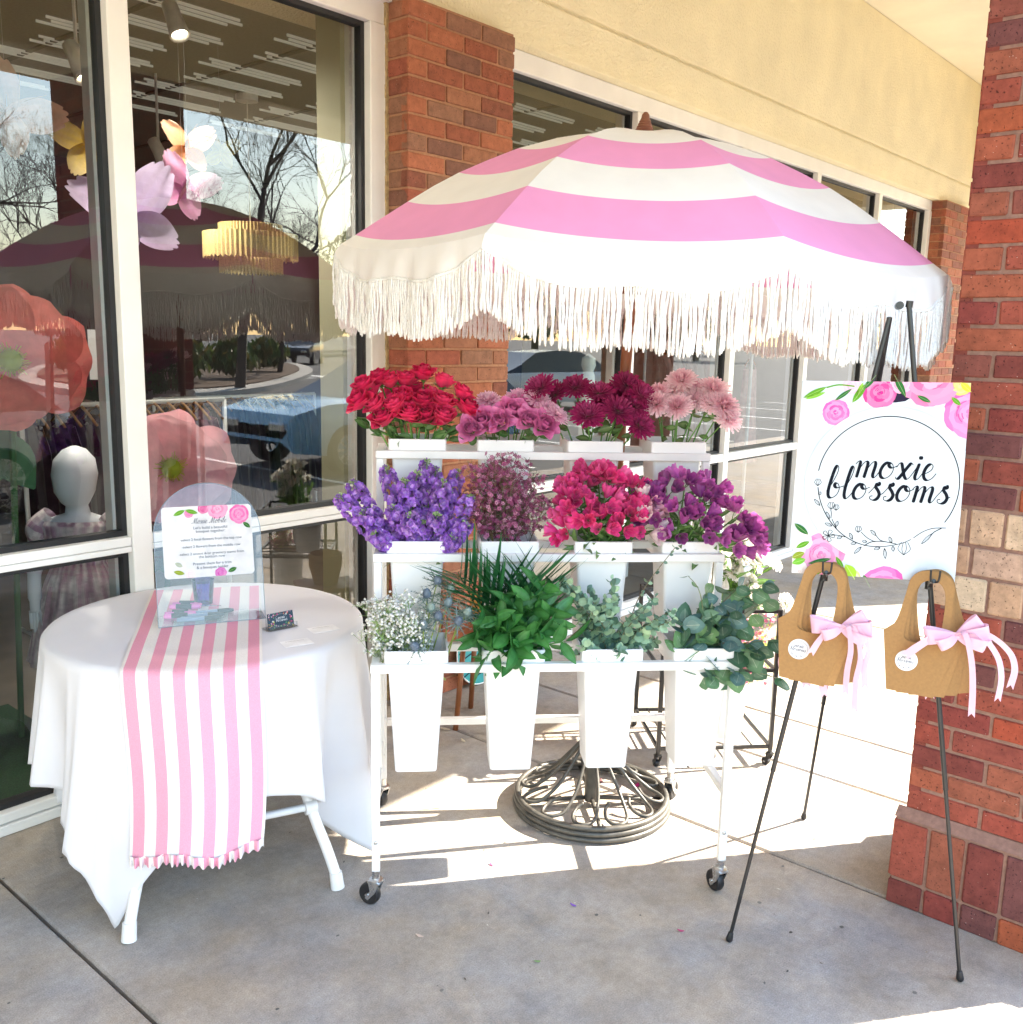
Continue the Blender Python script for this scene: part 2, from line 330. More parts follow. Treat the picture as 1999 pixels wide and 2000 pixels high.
for (x, y, sz, c) in ((1245, 1535, .016, C('d8308c')), (1290, 1532, .012, C('d8308c')), (870, 1425, .022, C('d8c9b0')), (905, 1448, .016, C('cfc0a8')), (1175, 1527, .014, C('9a6a6a')), (960, 1690, .011, C('c86a90')), (1120, 1770, .010, C('8a5ac0')), (820, 1830, .012, C('d8c0b0')), (1330, 1820, .010, C('c04878')), (1050, 1880, .009, C('7c9a5c'))):
    p = on_z(x, y); mb = MB()
    mb.grid(4, 3, lambda u, v: ((u-.5)*2*sz, (v-.5)*sz*math.sin(math.pi*min(max(u, .06), .94)), .002+.004*u*u+.003*math.sin(v*3)), c)
    tag(mb.build('fallen_petal', K['petal'], smooth=True, loc=(p.x, p.y, 0), rot=(0, 0, random.uniform(0, 3))), 'small fallen petal lying on the concrete walk', 'petal', 'petals fallen on the walk')

# ---- bricks
def brick_mesh(l, h, d, nm):
    # rough arrises: a chamfered box with jittered corners; local x = along, y = depth (front at y=0), z = up
    mb = MB(); mb.box((0, 0, 0), (l, d, h), ch=.004)
    rn = random.Random(nm); mb.v = [(x+rn.uniform(-.0016, .0016), y+rn.uniform(-.0008, .0008), z+rn.uniform(-.0013, .0013)) for x, y, z in mb.v]
    return mb
_bm = {}
def brick(parent, M, l, h, m, d=.045):
    k = (round(l, 3), round(h, 3), m, random.randrange(3))
    if k not in _bm: _bm[k] = brick_mesh(l, h, d, str(k)).mesh('brick', K[m])
    o = inst('brick', _bm[k], parent, M=M @ Matrix.Translation((0, random.uniform(-.002, .002), 0)))
    return o
def face(parent, org, du, width, rows, m='brick', join=.010, off0=0):
    """rows: (z0, height, unit length, shift fraction, material); du: direction along the face, outward normal = du x z"""
    du = Vector(du); out = Vector((du.y, -du.x, 0)); M0 = Matrix((du, -out, Vector((0, 0, 1)))).transposed().to_4x4(); M0.translation = org
    for (z0, h, L, sh, mm) in rows:
        x = -L*sh
        while x < width-.012:
            a = max(x, 0); b = min(x+L, width)
            if b-a > .03: brick(parent, M0 @ Matrix.Translation((a+(join/2 if a > 0 else 0), 0, z0)), b-a-(join if a > 0 and b < width else join/2), h-join, mm)
            x += L
def courses(z0, z1, h, L, m):
    r = []; n = round((z1-z0)/h); h = (z1-z0)/n
    for i in range(n): r.append((z0+i*h, h, L, (0, .5)[i % 2], m))
    return r
# right-hand arcade column: plinth of upright bricks, nine red courses, pale band, red above
colrows = courses(.312, .957, .0717, .205, 'brick')+[(.957, .104, .095, .35, 'brick_tan'), (1.061, .088, .205, .5, 'brick_tan'), (1.149, .108, .095, .1, 'brick_tan')]+courses(1.257, 3.2, .0717, .205, 'brick')
colA = thing('brick_column', 'red brick arcade column with a pale tan brick band, beside the easel', 'column', (0, 0, 0))
mb = MB(); mb.box((2.876, .256, 0), (3.43, .844, 3.2)); mb.box((2.848, .236, 0), (3.455, .868, .285)); mb.build('mortar_core', K['mortar'], colA)
face(colA, (2.87, .85, 0), (0, -1, 0), .59, colrows)
face(colA, (2.84, .876, 0), (0, -1, 0), .64, [(.0, .088, .105, .0, 'brick'), (.088, .197, .105, .0, 'brick')])
mb = MB(); mb.grid(6, 1, lambda u, v: (2.842+.03*v, .874-.63*u-.0*v, .285+.026*v)); mb.build('sloped_cap', K['mortar'], colA)
def brick_block(name, parent, org, du, width, z0, z1, h, L, m):       # a face seen only in the glass: joined
    du = Vector(du); out = Vector((du.y, -du.x, 0)); M0 = Matrix((du, -out, Vector((0, 0, 1)))).transposed().to_4x4(); M0.translation = org
    mb = MB(); n = round((z1-z0)/h); rn = random.Random(3)
    for i in range(n):
        x = -L*.5*(i % 2)
        while x < width-.02:
            a = max(x, 0); b = min(x+L, width)
            if b-a > .03: mb.box((a+.005, -rn.uniform(.004, .007), z0+i*h), (b-.005, .03, z0+(i+1)*h-.01), M=M0)
            x += L
    o = mb.build(name, K[m], parent); o['kind'] = 'stuff'; return o
brick_block('inner_face_bricks', colA, (3.43, .846, 0), (-1, 0, 0), .56, 0, 3.2, .0717, .205, 'brick')
brick_block('outer_face_bricks', colA, (2.87, .256, 0), (1, 0, 0), .56, 0, 3.2, .0717, .205, 'brick')
for x, lb in ((8.80, 'red brick arcade column standing farther along the walk'), (-3.2, 'red brick arcade column at the near end of the walk')):
    t = thing('brick_column', lb, 'column', (x-2.87, 0, 0))
    mb = MB(); mb.box((2.876, .256, 0), (3.43, .844, 3.2)); mb.build('mortar_core', K['mortar'], t)
    brick_block('near_face_bricks', t, (2.876, .85, 0), (0, -1, 0), .59, 0, 3.2, .0717, .205, 'brick')
    brick_block('inner_face_bricks', t, (3.43, .846, 0), (-1, 0, 0), .56, 0, 3.2, .0717, .205, 'brick')
# pillar between the windows
pil = thing('brick_pillar', 'warm brown brick pillar between the two shop windows', 'pillar')
mb = MB(); mb.box((2.891, 3.107, 0), (3.545, 3.6, 3.06)); mb.build('mortar_core', K['mortar2'], pil)
face(pil, (2.885, 3.10, 0), (1, 0, 0), .665, courses(0, 3.06, .0747, .2217, 'brick_warm'))
face(pil, (2.885, 3.235, 0), (0, -1, 0), .135, [(i*.0746, .0746, .135, 0, 'brick_warm') for i in range(41)])
mb = MB()
for i in range(60):
    z = i*.0525; mb.box((2.876-.004*random.random(), 3.222, z), (2.890, 3.239, z+.0525))
mb.build('sealant_bead', mat('old_sealant', C('a89068'), .9, nz=(60, .3)), pil)
far = thing('brick_pillar', 'narrow brick pillar at the far end of the window row', 'pillar')
mb = MB(); mb.box((9.806, 3.107, 0), (10.6, 3.6, 3.06)); mb.build('mortar_core', K['mortar2'], far)
face(far, (9.80, 3.10, 0), (1, 0, 0), .665, courses(0, 3.06, .0747, .2217, 'brick_warm')[8:])
face(far, (9.80, 3.235, 0), (0, -1, 0), .135, [(i*.0746, .0746, .135, 0, 'brick_warm') for i in range(8, 41)])

# ---- stucco bulkhead, ceiling, outer beam
bk = thing('stucco_bulkhead', 'cream stucco wall band above the windows with one horizontal groove', 'wall')
mb = MB(); mb.box((-9, 3.17, 3.062), (14, 3.8, 3.283), ch=.004); mb.build('lower_panel', K['stucco'], bk)
mb = MB(); mb.box((-9, 3.17, 3.303), (14, 3.8, 4.262), ch=.004); mb.build('upper_panel', K['stucco'], bk)
mb = MB(); mb.box((-9, 3.186, 3.283), (14, 3.8, 3.303)); mb.build('groove', K['stucco'], bk)
mb = MB(); mb.box((10.9, .2, 3.2), (11.3, 3.165, 4.262)); mb.build('end_panel', K['stucco'], bk)
K['ceil'] = mat('ceiling_plaster', C('efe6cc'), .9, nz=(3, .05), bump=(120, .5, .003))
mb = MB()
for y0, y1 in ((.862, 1.995), (2.005, 3.80)): mb.box((-9, y0, 4.265), (14, y1, 4.4))
mb.box((-9, 1.9, 4.272), (14, 2.1, 4.5)); tag(mb.build('ceiling', K['ceil']), kind='structure')
bm_ = thing('arcade_beam', 'cream stucco beam spanning the brick columns along the open side', 'beam')
mb = MB(); mb.box((-9, .2, 3.202), (14, .862, 4.9), ch=.01); mb.build('beam_body', K['stucco'], bm_)
mb = MB(); mb.box((-9, .16, 4.5), (14, .198, 4.9), ch=.01); mb.build('cornice', K['stucco'], bm_)
mb = MB(); mb.box((-9, .17, 4.902), (14, 12, 5.05)); tag(mb.build('roof', K['asphalt']), 'flat dark roof slab over the arcade and shop', 'roof')

# ---- storefront windows
def window(name, label, x0, x1, muls, z0=0, z1=3.06, tr=(.904, .960), jr=None):
    t = thing(name, label, 'window')
    y0, y1 = 3.238, 3.345; fr = K['frame_white']; xs = []
    def bar(nm, lo, hi):
        mb = MB(); mb.box(lo, hi, ch=.003); return mb.build(nm, fr, t)
    bar('sill', (x0, y0-.012, .0), (x1, y1, .036)); bar('sill', (x0, y0, .039), (x1, y1, .074)); bar('head', (x0, y0, 2.965), (x1, y1, z1))
    cur = x0
    for (a, b) in muls:
        bar('mullion', (a, y0-.006, .076), (b, y1, 2.963)); xs.append((cur, a)); cur = b
    if cur < x1-.1: xs.append((cur, x1))
    for (a, b) in xs:
        bar('transom', (a+.001, y0, tr[0]), (b-.001, y1, tr[0]+.021)); bar('transom', (a+.001, y0, tr[0]+.023), (b-.001, y1, tr[1]))
        for (za, zb) in ((.074, tr[0]), (tr[1], 2.965)):
            g = .020; yg0, yg1 = 3.272, 3.312; mb = MB()
            for lo, hi in (((a, yg0, za), (a+g, yg1, zb)), ((b-g, yg0, za), (b, yg1, zb)), ((a+g, yg0, za), (b-g, yg1, za+g)), ((a+g, yg0, zb-g), (b-g, yg1, zb))): mb.box(lo, hi)
            mb.build('gasket', K['gasket'], t)
            mb = MB(); mb.add([(a+g*.4, 3.29, za+g*.4), (b-g*.4, 3.29, za+g*.4), (b-g*.4, 3.29, zb-g*.4), (a+g*.4, 3.29, zb-g*.4)], [(0, 1, 2, 3)]); mb.build('pane', K['glass'], t)
            for xx in (a+g, b-g-.012):                # pale inner stop behind the glass
                mb = MB(); mb.box((xx, 3.313, za), (xx+.012, y1+.02, zb)); mb.build('inner_stop', fr, t)
    return t
window('shop_window', 'tall white framed shop window behind the round table', -4.6, 2.886, [(-1.6, -1.525), (1.667, 1.742), (2.796, 2.886)])
window('shop_window', 'row of white framed shop windows behind the flower cart', 3.56, 9.80, [(3.56, 3.64), (4.77, 4.835), (6.01, 6.075), (7.20, 7.265), (8.46, 8.525), (9.715, 9.80)], tr=(.87, .926))
# white strip over the frames
mb = MB(); mb.box((-4.6, 3.20, 3.050), (2.886, 3.345, 3.0615)); mb.build('head_flashing', K['frame_white'], bk)

# ---- shop interior
def slab(name, lo, hi, m): mb = MB(); mb.box(lo, hi); return tag(mb.build(name, m), kind='structure')
K['int_wall'] = mat('interior_wall', C('cfcab0'), .85, nz=(3, .05)); K['int_dark'] = mat('interior_dark_wall', C('40343e'), .85, nz=(3, .1))
K['int_ceil'] = mat('ceiling_tile', C('86867a'), .9, nz=(60, .1)); K['int_floor'] = mat('dark_shop_floor', C('6a6258'), .6, nz=(8, .2))
K['turf'] = mat('artificial_turf', C('1f4a26'), .95, nz=(120, .5), bump=(300, 1, .01))
slab('floor', (-4.7, 3.346, -.03), (10.6, 11, .03), K['int_floor']); slab('wall_back', (-4.7, 9.0, .03), (10.6, 9.2, 3.2), K['int_dark'])
slab('wall_side', (-4.9, 3.36, .03), (-4.7, 9.2, 3.2), K['int_wall']); slab('wall_side', (10.6, 3.61, .03), (10.8, 9.2, 3.2), K['int_wall'])
slab('wall_stub', (2.74, 3.36, .03), (3.6, 3.52, 3.15), mat('olive_wall', C('98967a'), .85, nz=(3, .05)))
slab('turf_mat', (-1.5, 3.37, .031), (1.6, 4.3, .05), K['turf'])
ic = thing('interior_ceiling', 'grey slotted tile ceiling inside the shop', 'ceiling', kind='structure'); del ic['category']
mb = MB(); mb.box((-4.7, 3.36, 3.2), (10.6, 9.2, 3.3)); mb.build('tile_field', K['int_ceil'], ic)
mb = MB()
for k in range(18): mb.box((-4.7+k*.9, 3.4, 3.19), (-4.7+k*.9+.03, 9.0, 3.199))
mb.build('tee_bar', mat('tee_bar', C('5e5e54'), .7), ic)
K['strip'] = mat('lit_slot', C('d8d8cc'), .6, emit=.03, nz=(5, .02))
sm = MB(); sm.box((0, 0, -.012), (.62, .010, 0)); sm = sm.mesh('light_slot', K['strip'])
n = 0
for r_ in range(15):
    for k in range(11):
        x = -1.3+k*.9+(r_ % 2)*.12; y = 3.62+r_*.36
        if x < 8.4 and n < 290:
            for q in range(3 if r_ < 8 else 2): inst('light_slot', sm, ic, loc=(x+.05*q-.1*(q == 2), y+q*.055, 3.199)); n += 1
K['track'] = mat('track_lamp', (.72, .70, .62), .5)
def track(px, py, Y, lab, rz):
    p = on_y(px, py, Y); t = thing('track_light', lab, 'lamp', p, (0, 0, rz), 'track lights under the shop ceiling')
    mb = MB(); mb.tube([(0, 0, 0), (0, 0, .12), (0, 0, 3.19-p.z)], .008, 6); mb.build('stem', K['track'], t)
    mb = MB(); M = frame((-.12, -.42, -.9)); mb.lathe([(.022, -.08), (.035, -.07), (.037, 0), (.045, .07), (.048, .09), (.042, .09), (.03, .06)], 16, M=M, cap=False); mb.build('lamp_can', K['track'], t, smooth=True)
    mb = MB(); mb.lathe([(.0, .060), (.030, .060), (.028, .064), (.0, .066)], 14, M=M, cap=False); mb.build('bulb', mat('lit_bulb', (1, .93, .8), .5, emit=6, nz=(4, .01)), t, smooth=True)
    ld = bpy.data.lights.new('track_spot', 'SPOT'); ld.energy = 24; ld.spot_size = R(110); ld.spot_blend = .8; ld.shadow_soft_size = .04; ld.color = (1, .93, .84)
    lo = bpy.data.objects.new('spot_beam', ld); COL.objects.link(lo); lo.parent = t; lo.matrix_local = M @ Matrix.Translation((0, 0, .075)) @ Matrix.Rotation(math.pi, 4, 'X')
track(340, 35, 4.2, 'white track light can highest in the left window', .4); track(150, 115, 4.4, 'white track light can above the yellow butterfly', .8)
track(310, 295, 5.6, 'small white track light beside the peach butterfly', 1.2); track(700, 60, 4.6, 'white track light can close to the wall stub', .9); track(1120, 205, 4.4, 'white track light behind the cart windows', .3); track(1500, 330, 4.4, 'white track light behind the far window bars', .3)
track(620, 205, 5.8, 'faint white track light near the wall stub', .2)

# ================================================================ FLOWER CART (local x along its front, y to the back)
CO = Vector((2.134, 1.646, 0)); CROT = R(-43.613)
CM = Matrix.Translation(CO) @ Matrix.Rotation(CROT, 4, 'Z')
def cw(u, v, z): return CM @ Vector((u, v, z))
def on_v(x, y, v):                                     # pixel on the upright plane v of the cart
    n = Vector((-math.sin(CROT), math.cos(CROT), 0)); P = CO+n*v; d = ray(x, y); return CAM+d*((P-CAM).dot(n)/d.dot(n))
TZ = [.761, 1.043, 1.334]; TV = [0, .2, .4]; HW = .532; S = .024
cart = thing('flower_cart', 'white three tier rolling flower stand with a stepped metal frame', 'cart', CO, (0, 0, CROT))
def rail(nm, lo, hi): mb = MB(); mb.box(lo, hi, ch=.0018); return mb.build(nm, K['white_metal'], cart)
for sgn in (-1, 1):
    x0 = sgn*HW-S/2
    for v, zb, zt in ((0, .115, .736), (.2, .354, 1.018), (.4, .354, 1.309), (.612, .115, 1.309)):
        rail('post', (x0, v-S/2, zb), (x0+S, v+S/2, zt))
        if zb < .2:                                   # push-button bolt
            mb = MB(); mb.lathe([(.0055, 0), (.0055, .003), (.003, .0045)], 10, M=frame((0, -1, 0), p=(sgn*HW, v-S/2, .21))); mb.build('bolt', K['zinc'], cart, smooth=True)
    rail('side_rail', (x0, S/2+.001, .328), (x0+S, .612-S/2-.001, .352))
    for k in range(3):
        v1 = TV[k]+.192 if k < 2 else .612
        rail('side_rail', (x0, TV[k]+S/2+.001, TZ[k]-S), (x0+S, v1-S/2-.001, TZ[k]))
rail('cross_rail', (-HW+S/2+.001, .612-S/2, .318), (HW-S/2-.001, .612+S/2, .342))
for k in range(3):
    for v in (TV[k], TV[k]+.192 if k < 2 else .600): rail('tier_rail', (-HW-S/2-.002, v-S/2-(.001 if v == TV[k] else -.0005), TZ[k]-S), (HW+S/2+.002, v+S/2, TZ[k]+.001))
# casters
def caster_parts(parent, loc, rz, r=.034, kind='zinc'):
    c = bpy.data.objects.new('caster', None); COL.objects.link(c); c.parent = parent; c.location = loc; c.rotation_euler = (0, 0, rz); c.empty_display_size = .02
    mb = MB(); mb.lathe([(.0, .113-.034), (.021, .113-.034), (.021, .0855), (.012, .088), (.012, .115), (.0, .115)], 14, cap=False)
    for s in (-1, 1):
        mb.prism([(-.020, .082), (.020, .082), (.012, .05), (.026, .030), (.030, .022), (.020, .018), (-.004, .045)], s*.0155-.0012, s*.0155+.0012, M=Matrix.Rotation(R(90), 4, 'X') @ Matrix.Translation((0, 0, 0)))
    mb.box((-.02, -.0165, .076), (.02, .0165, .080)); mb.build('fork', K[kind], c)
    M = frame((0, 1, 0), p=(.022, 0, r))
    mb = MB(); mb.lathe([(.010, -.011), (r*.62, -.0115), (r*.68, -.0125), (r*.92, -.0118), (r, -.007), (r, .007), (r*.92, .0118), (r*.68, .0125), (r*.62, .0115), (.010, .011)], 28, M=M); mb.build('wheel', K['rubber'], c, smooth=True, angle=40)
    mb = MB(); mb.lathe([(.0, -.019), (.006, -.019), (.006, .019), (.0, .019)], 10, M=M, cap=False); mb.build('axle', K['zinc'], c, smooth=True, angle=40)
    return c
for (u, v, rz) in ((-HW, 0, 2.6), (HW, 0, 1.9), (-HW, .612, 2.2), (HW, .612, .9)): caster_parts(cart, (u, v, 0), rz)

# ---- buckets
def rsq(h, r, n=4):
    o = []
    for q, (sx, sy) in enumerate(((1, 1), (-1, 1), (-1, -1), (1, -1))):
        for k in range(n+1):
            a = R(90*q+90*k/n); o.append((sx*(h-r)+r*math.cos(a), sy*(h-r)+r*math.sin(a)))
    return o
def tub_mesh(rim=.0925, top=.0825, bot=.062, H=.385, rh=.036):
    mb = MB(); lv = [(0, bot, .012), (-.0, bot, .012), (H-rh-.004, top, .012), (H-rh, rim, .008), (H-.002, rim, .008), (H, rim-.002, .008), (H, rim-.006, .008), (H-.02, rim-.008, .008), (H-rh, top-.004, .01), (.01, bot-.004, .01)]
    vs = []; n = 20
    for z, h, r in lv: vs += [(x, y, z) for x, y in rsq(h, r)]
    fs = [tuple(range(n-1, -1, -1))]
    for i in range(len(lv)-1):
        for k in range(n): fs.append((i*n+k, i*n+(k+1) % n, (i+1)*n+(k+1) % n, (i+1)*n+k))
    fs.append(tuple((len(lv)-1)*n+k for k in range(n)))
    mb.add(vs, fs); return mb.mesh('flower_bucket', K['white_plastic'], True, 35)
TUB = tub_mesh(); BU = [-.414, -.130, .163, .440]
BLAB = [['white bucket of greenery fillers, babys breath and thistle', 'white bucket of dark palm blades and glossy ruscus', 'white bucket of fine grey eucalyptus', 'white bucket of large round silver dollar eucalyptus'],
        ['white bucket of violet stock flowers', 'white bucket of dusty pink waxflower', 'white bucket of hot pink alstroemeria', 'white bucket of purple alstroemeria'],
        ['white bucket of red roses on the top tier', 'white bucket of mauve roses and pink striped chrysanthemums', 'white bucket of burgundy chrysanthemums', 'white bucket of pale pink chrysanthemums']]
for k in range(3):
    for i, u in enumerate(BU):
        b = inst('flower_bucket', TUB, loc=cw(u, TV[k]+.0935-.001, TZ[k]+.0015-.349+.0), rot=(0, 0, CROT)); tag(b, BLAB[k][i], 'bucket', 'white buckets hanging in the flower cart')

# ================================================================ UMBRELLA
UP = Vector((2.709, 1.914, 0)); TILT = Vector((.057, -.066, 2.36)).normalized()
umb = thing('garden_umbrella', 'pink and white striped umbrella with white rope fringe over the flower cart', 'umbrella', UP)
UR = math.atan2(CAM.y-1.869, CAM.x-2.748)-CROT*0
UT = Matrix.Rotation(0, 4, 'Z')
_ux = Vector((math.cos(UR), math.sin(UR), 0)); UM = frame(TILT, _ux)        # local x points to the camera side
PROF = [(0, 2.362), (.06, 2.360), (.14, 2.350), (.20, 2.342), (.30, 2.317), (.43, 2.272), (.525, 2.228), (.62, 2.180), (.70, 2.132), (.78, 2.078), (.86, 2.022), (.94, 1.965), (.985, 1.934)]
PINK = [C('ec9cc8'), C('e292b8')]; WHT = (.84, .82, .78)
def prof(r):
    for (a, za), (b, zb) in zip(PROF[:-1], PROF[1:]):
        if r <= b: return lerp(za, zb, (r-a)/(b-a))
    return PROF[-1][1]
def canopy_pt(k, s, r):                                  # panel k, s -1..1 across, r ridge radius
    a0 = R(45*k-22.5); a1 = R(45*k+22.5); t = (s+1)/2
    A = Vector((math.cos(a0), math.sin(a0))); B = Vector((math.cos(a1), math.sin(a1))); P = A.lerp(B, t)*r
    q = (1-s*s); P *= .984*(1+.030*q)
    z = prof(r)-.018*q*min(1, r/.6)-.012*q*r
    return Vector((P.x, P.y, z))
RS = [0, .07, .12, .165, .23, .30, .37, .43, .48, .53, .58, .62, .66, .70, .74, .78, .82, .86, .90, .94, .962, .985]
def stripe(r): return PINK[0] if (r < .165 or .43 < r < .62 or .78 < r < .94) else WHT
NS = 22
def val_drop(s): return .034+.072*(1-abs(s)**2.2)-.030*math.exp(-(s/.33)**2)
def val_pt(k, s, t):
    rim = canopy_pt(k, s, .985); d = val_drop(s)*t
    n = Vector((rim.x, rim.y, 0)).normalized(); w = .010*math.sin(s*9+k*2.3)*t+.006*math.sin(s*23+k)*t
    return rim+Vector((0, 0, -d))+n*(.012*math.sin(t*1.6)+w*.8)
fr_mb = MB(); rn = random.Random(11)
for k in range(8):
    mb = MB(); nv = len(RS)-1
    vs = [canopy_pt(k, -1+2*i/NS, r) for i in range(NS+1) for r in RS]; fs = []; cs = []
    for i in range(NS):
        for j in range(nv): fs.append((i*(nv+1)+j, (i+1)*(nv+1)+j, (i+1)*(nv+1)+j+1, i*(nv+1)+j+1)); cs.append(stripe((RS[j]+RS[j+1])/2))
    mb.add(vs, fs, cs, M=UM); mb.build('canopy_panel', K['canopy'], umb, smooth=True)
    mb = MB(); mb.grid(NS*2, 6, lambda u, v: val_pt(k, -1+2*u, v), WHT, M=UM); mb.build('valance', K['canopy'], umb, smooth=True)
    mb = MB(); N = 90; pts = [val_pt(k, -1+2*i/N, 1.0)+Vector((0, 0, -.002)) for i in range(N+1)]
    mb.tube(pts, [.0042+.0016*(i % 2) for i in range(N+1)], 5, M=UM); mb.build('braid_trim', K['fringe'], umb, smooth=True)
    n = 112
    for i in range(n):
        s = -1+2*(i+.5)/n; p = UM @ val_pt(k, s, 1.0); L = .154+rn.uniform(-.007, .009); q = 15; x = rn.uniform(-.0045, .0045); y = rn.uniform(-.0045, .0045); cv = rn.uniform(-.006, .006); ph = rn.uniform(0, 6)
        rr = [.0030+.0010*(j % 2) for j in range(q)]; rr[-1] = .0020; rr[-2] = .0043; rr[-3] = .0038; rr[0] = .002
        fr_mb.tube([p+Vector((x*t*t+.0022*math.sin(t*9+ph), y*t*t+cv*math.sin(t*3), -L*t)) for t in [j/(q-1) for j in range(q)]], rr, 5, cap=True)
o = fr_mb.build('rope_fringe', K['fringe'], umb, smooth=True); o['kind'] = 'stuff'
for k in range(8):
    a = R(45*k-22.5); mb = MB()
    mb.tube([Vector((math.cos(a)*r*.980, math.sin(a)*r*.980, prof(r)-.013)) for r in (.03, .2, .43, .62, .78, .94, .98)], .005, 6, M=UM); mb.build('rib', K['wood'], umb)
    mb = MB(); mb.tube([Vector((.03*math.cos(a), .03*math.sin(a), 1.88)), Vector((.49*math.cos(a), .49*math.sin(a), prof(.5)-.016))], .004, 6, M=UM); mb.build('strut', K['wood'], umb)
mb = MB(); mb.lathe([(.019, .45), (.019, 2.34)], 18, M=UM); mb.build('pole', K['wood'], umb, smooth=True, angle=40)
mb = MB(); mb.lathe([(.036, 1.85), (.036, 1.91)], 18, M=UM); mb.build('hub', K['wood'], umb, smooth=True, angle=40)
pf = [(.0, 2.352)]
for j in range(6):
    r = .036-.0035*j; z = 2.352+j*.0085; pf += [(r, z+.001), (r+.0012, z+.004), (r-.001, z+.0075)]
pf += [(.014, 2.409), (.012, 2.42), (.006, 2.428), (0, 2.430)]
mb = MB(); mb.lathe(pf, 22, M=UM, cap=False); mb.build('finial', mat('turned_wood', C('7a4a34'), .55, nz=(30, .2)), umb, smooth=True, angle=50)
# scrolled iron base
BR = .282
for j in range(3):
    mb = MB(); rr = BR-.004*j; mb.tube([(rr*math.cos(a), rr*math.sin(a), .014+.019*j) for a in [2*math.pi*i/64 for i in range(64)]], .0105, 8, closed=True); mb.build('base_ring', K['bronze'], umb, smooth=True)
mb = MB(); mb.tube([(0, 0, .02), (0, 0, .42)], [.026, .026], 18); mb.lathe([(.03, .40), (.034, .44), (.03, .47)], 18); mb.build('socket', K['bronze'], umb, smooth=True, angle=40)
for k in range(4):
    a = R(45+90*k+UR*57.3*0); mb = MB(); mb.tube([(.02*math.cos(a), .02*math.sin(a), .03), (.272*math.cos(a), .272*math.sin(a), .018)], .008, 6); mb.build('base_spoke', K['bronze'], umb, smooth=True)
sc = MB()
pp = [(.028, 0, .30), (.045, 0, .27), (.09, .01, .215), (.17, .02, .13), (.245, .012, .075), (.285, -.012, .062), (.298, -.045, .06), (.282, -.075, .06), (.245, -.082, .068), (.21, -.066, .082), (.195, -.04, .095)]
sc.tube(cat_rom(pp, 5), .0072, 7); sc = sc.mesh('scroll', K['bronze'], True)
for k in range(12): inst('scroll', sc, umb, rot=(0, 0, R(30*k+8)), sc=(.865, .865, .95))

# ================================================================ EASEL, SIGN
APX = Vector((2.505, .884, 1.798)); EL = on_z(1424, 1840); ER = on_z(1876, 1917); EB = on_z(1570, 1600)
EL.z = ER.z = EB.z = 0
easel = thing('display_easel', 'black metal tripod easel holding the shop sign', 'easel', (0, 0, 0))
EN = (ER-EL).cross(APX-EL).normalized(); EN = EN if EN.dot(CAM-APX) > 0 else -EN
EX = (ER-EL).normalized(); EY = EN.cross(EX).normalized(); EY = EY if EY.z > 0 else -EY
for p, nm in ((EL, 'front_leg'), (ER, 'front_leg'), (EB, 'rear_leg')):
    top = APX+Vector((.012, -.02, .0)) if p is ER else APX-Vector((.004, -.02, .03))
    d = (top-p); mb = MB()
    mb.tube([p+d*.012, p+d*.30], .0055, 10); mb.tube([p+d*.30, p+d*.302], .0075, 10); mb.tube([p+d*.302, top], .0068, 10); lg = mb.build(nm, K['black_metal'], easel, smooth=True, angle=40)
    mb = MB(); M = frame(d, p=p+Vector((0, 0, .003))); mb.lathe([(.0, -.001), (.008, 0), (.0105, .006), (.009, .016), (.0075, .026), (.007, .028)], 12, M=M); mb.build('rubber_foot', K['rubber'], lg, smooth=True)
mb = MB(); mb.lathe([(.0, -.012), (.010, -.012), (.010, .012), (.0, .012)], 12, M=frame(EN, p=APX), cap=False); mb.build('hinge', K['black_metal'], easel, smooth=True, angle=40)
mb = MB(); mb.tube([APX+Vector((.012, -.02, -.004)), APX+Vector((.0125, -.021, .012))], .009, 10); mb.build('end_cap', K['black_metal'], easel, smooth=True, angle=40)
def leg_at(p, top, z): return p+(top-p)*(z/(top.z))
HOOKS = []
for p, top in ((EL, APX-Vector((.004, -.02, .03))), (ER, APX+Vector((.012, -.02, .0)))):
    h = leg_at(p, top, 1.108); HOOKS.append(h); mb = MB()
    mb.tube([h+EN*.006+EY*-.02, h+EN*.02+EY*-.006, h+EN*.062+EY*.004], .006, 8)
    for s in (-1, 1): mb.tube(cat_rom([h+EN*.055, h+EN*.070+EX*.009*s+EY*.006, h+EN*.073+EX*.011*s+EY*.034], 4), .0028, 6)
    mb.tube([h-EY*.03, h+EY*.008], .010, 10); mb.build('hook', K['black_metal'], easel, smooth=True, angle=50)
# ---- sign board: local x right, y up, z towards the viewer
SO = HOOKS[0].lerp(HOOKS[1], .5); BW, BH = .402, .507
TLp = on_x(0, 0, 1)                                     # placeholder
def on_pl(x, y, off): d = ray(x, y); P = EL+EN*off; return CAM+d*((P-CAM).dot(EN)/d.dot(EN))
TL, TR, BRc, BLc = on_pl(1571, 739, .02), on_pl(1898, 752, .02), on_pl(1866, 1134, .02), on_pl(1543, 1122, .02)
cen = (TL+TR+BRc+BLc)/4; sx = ((TR-TL)+(BRc-BLc)).normalized(); sy = EN.cross(sx).normalized(); sx = sy.cross(EN)
SMX = Matrix((sx, sy, EN)).transposed().to_4x4(); SMX.translation = cen-sx*BW/2-sy*BH/2
sign = thing('shop_sign', 'square white sign lettered moxie blossoms with a floral border, on the easel', 'sign'); sign.matrix_world = SMX
mb = MB(); mb.box((0, 0, -.004), (BW, BH, .0), ch=.0008); mb.build('board', mat('white_foam_board', (.58, .62, .65), .4, nz=(3, .015)), sign)
INK = (.008, .010, .016)
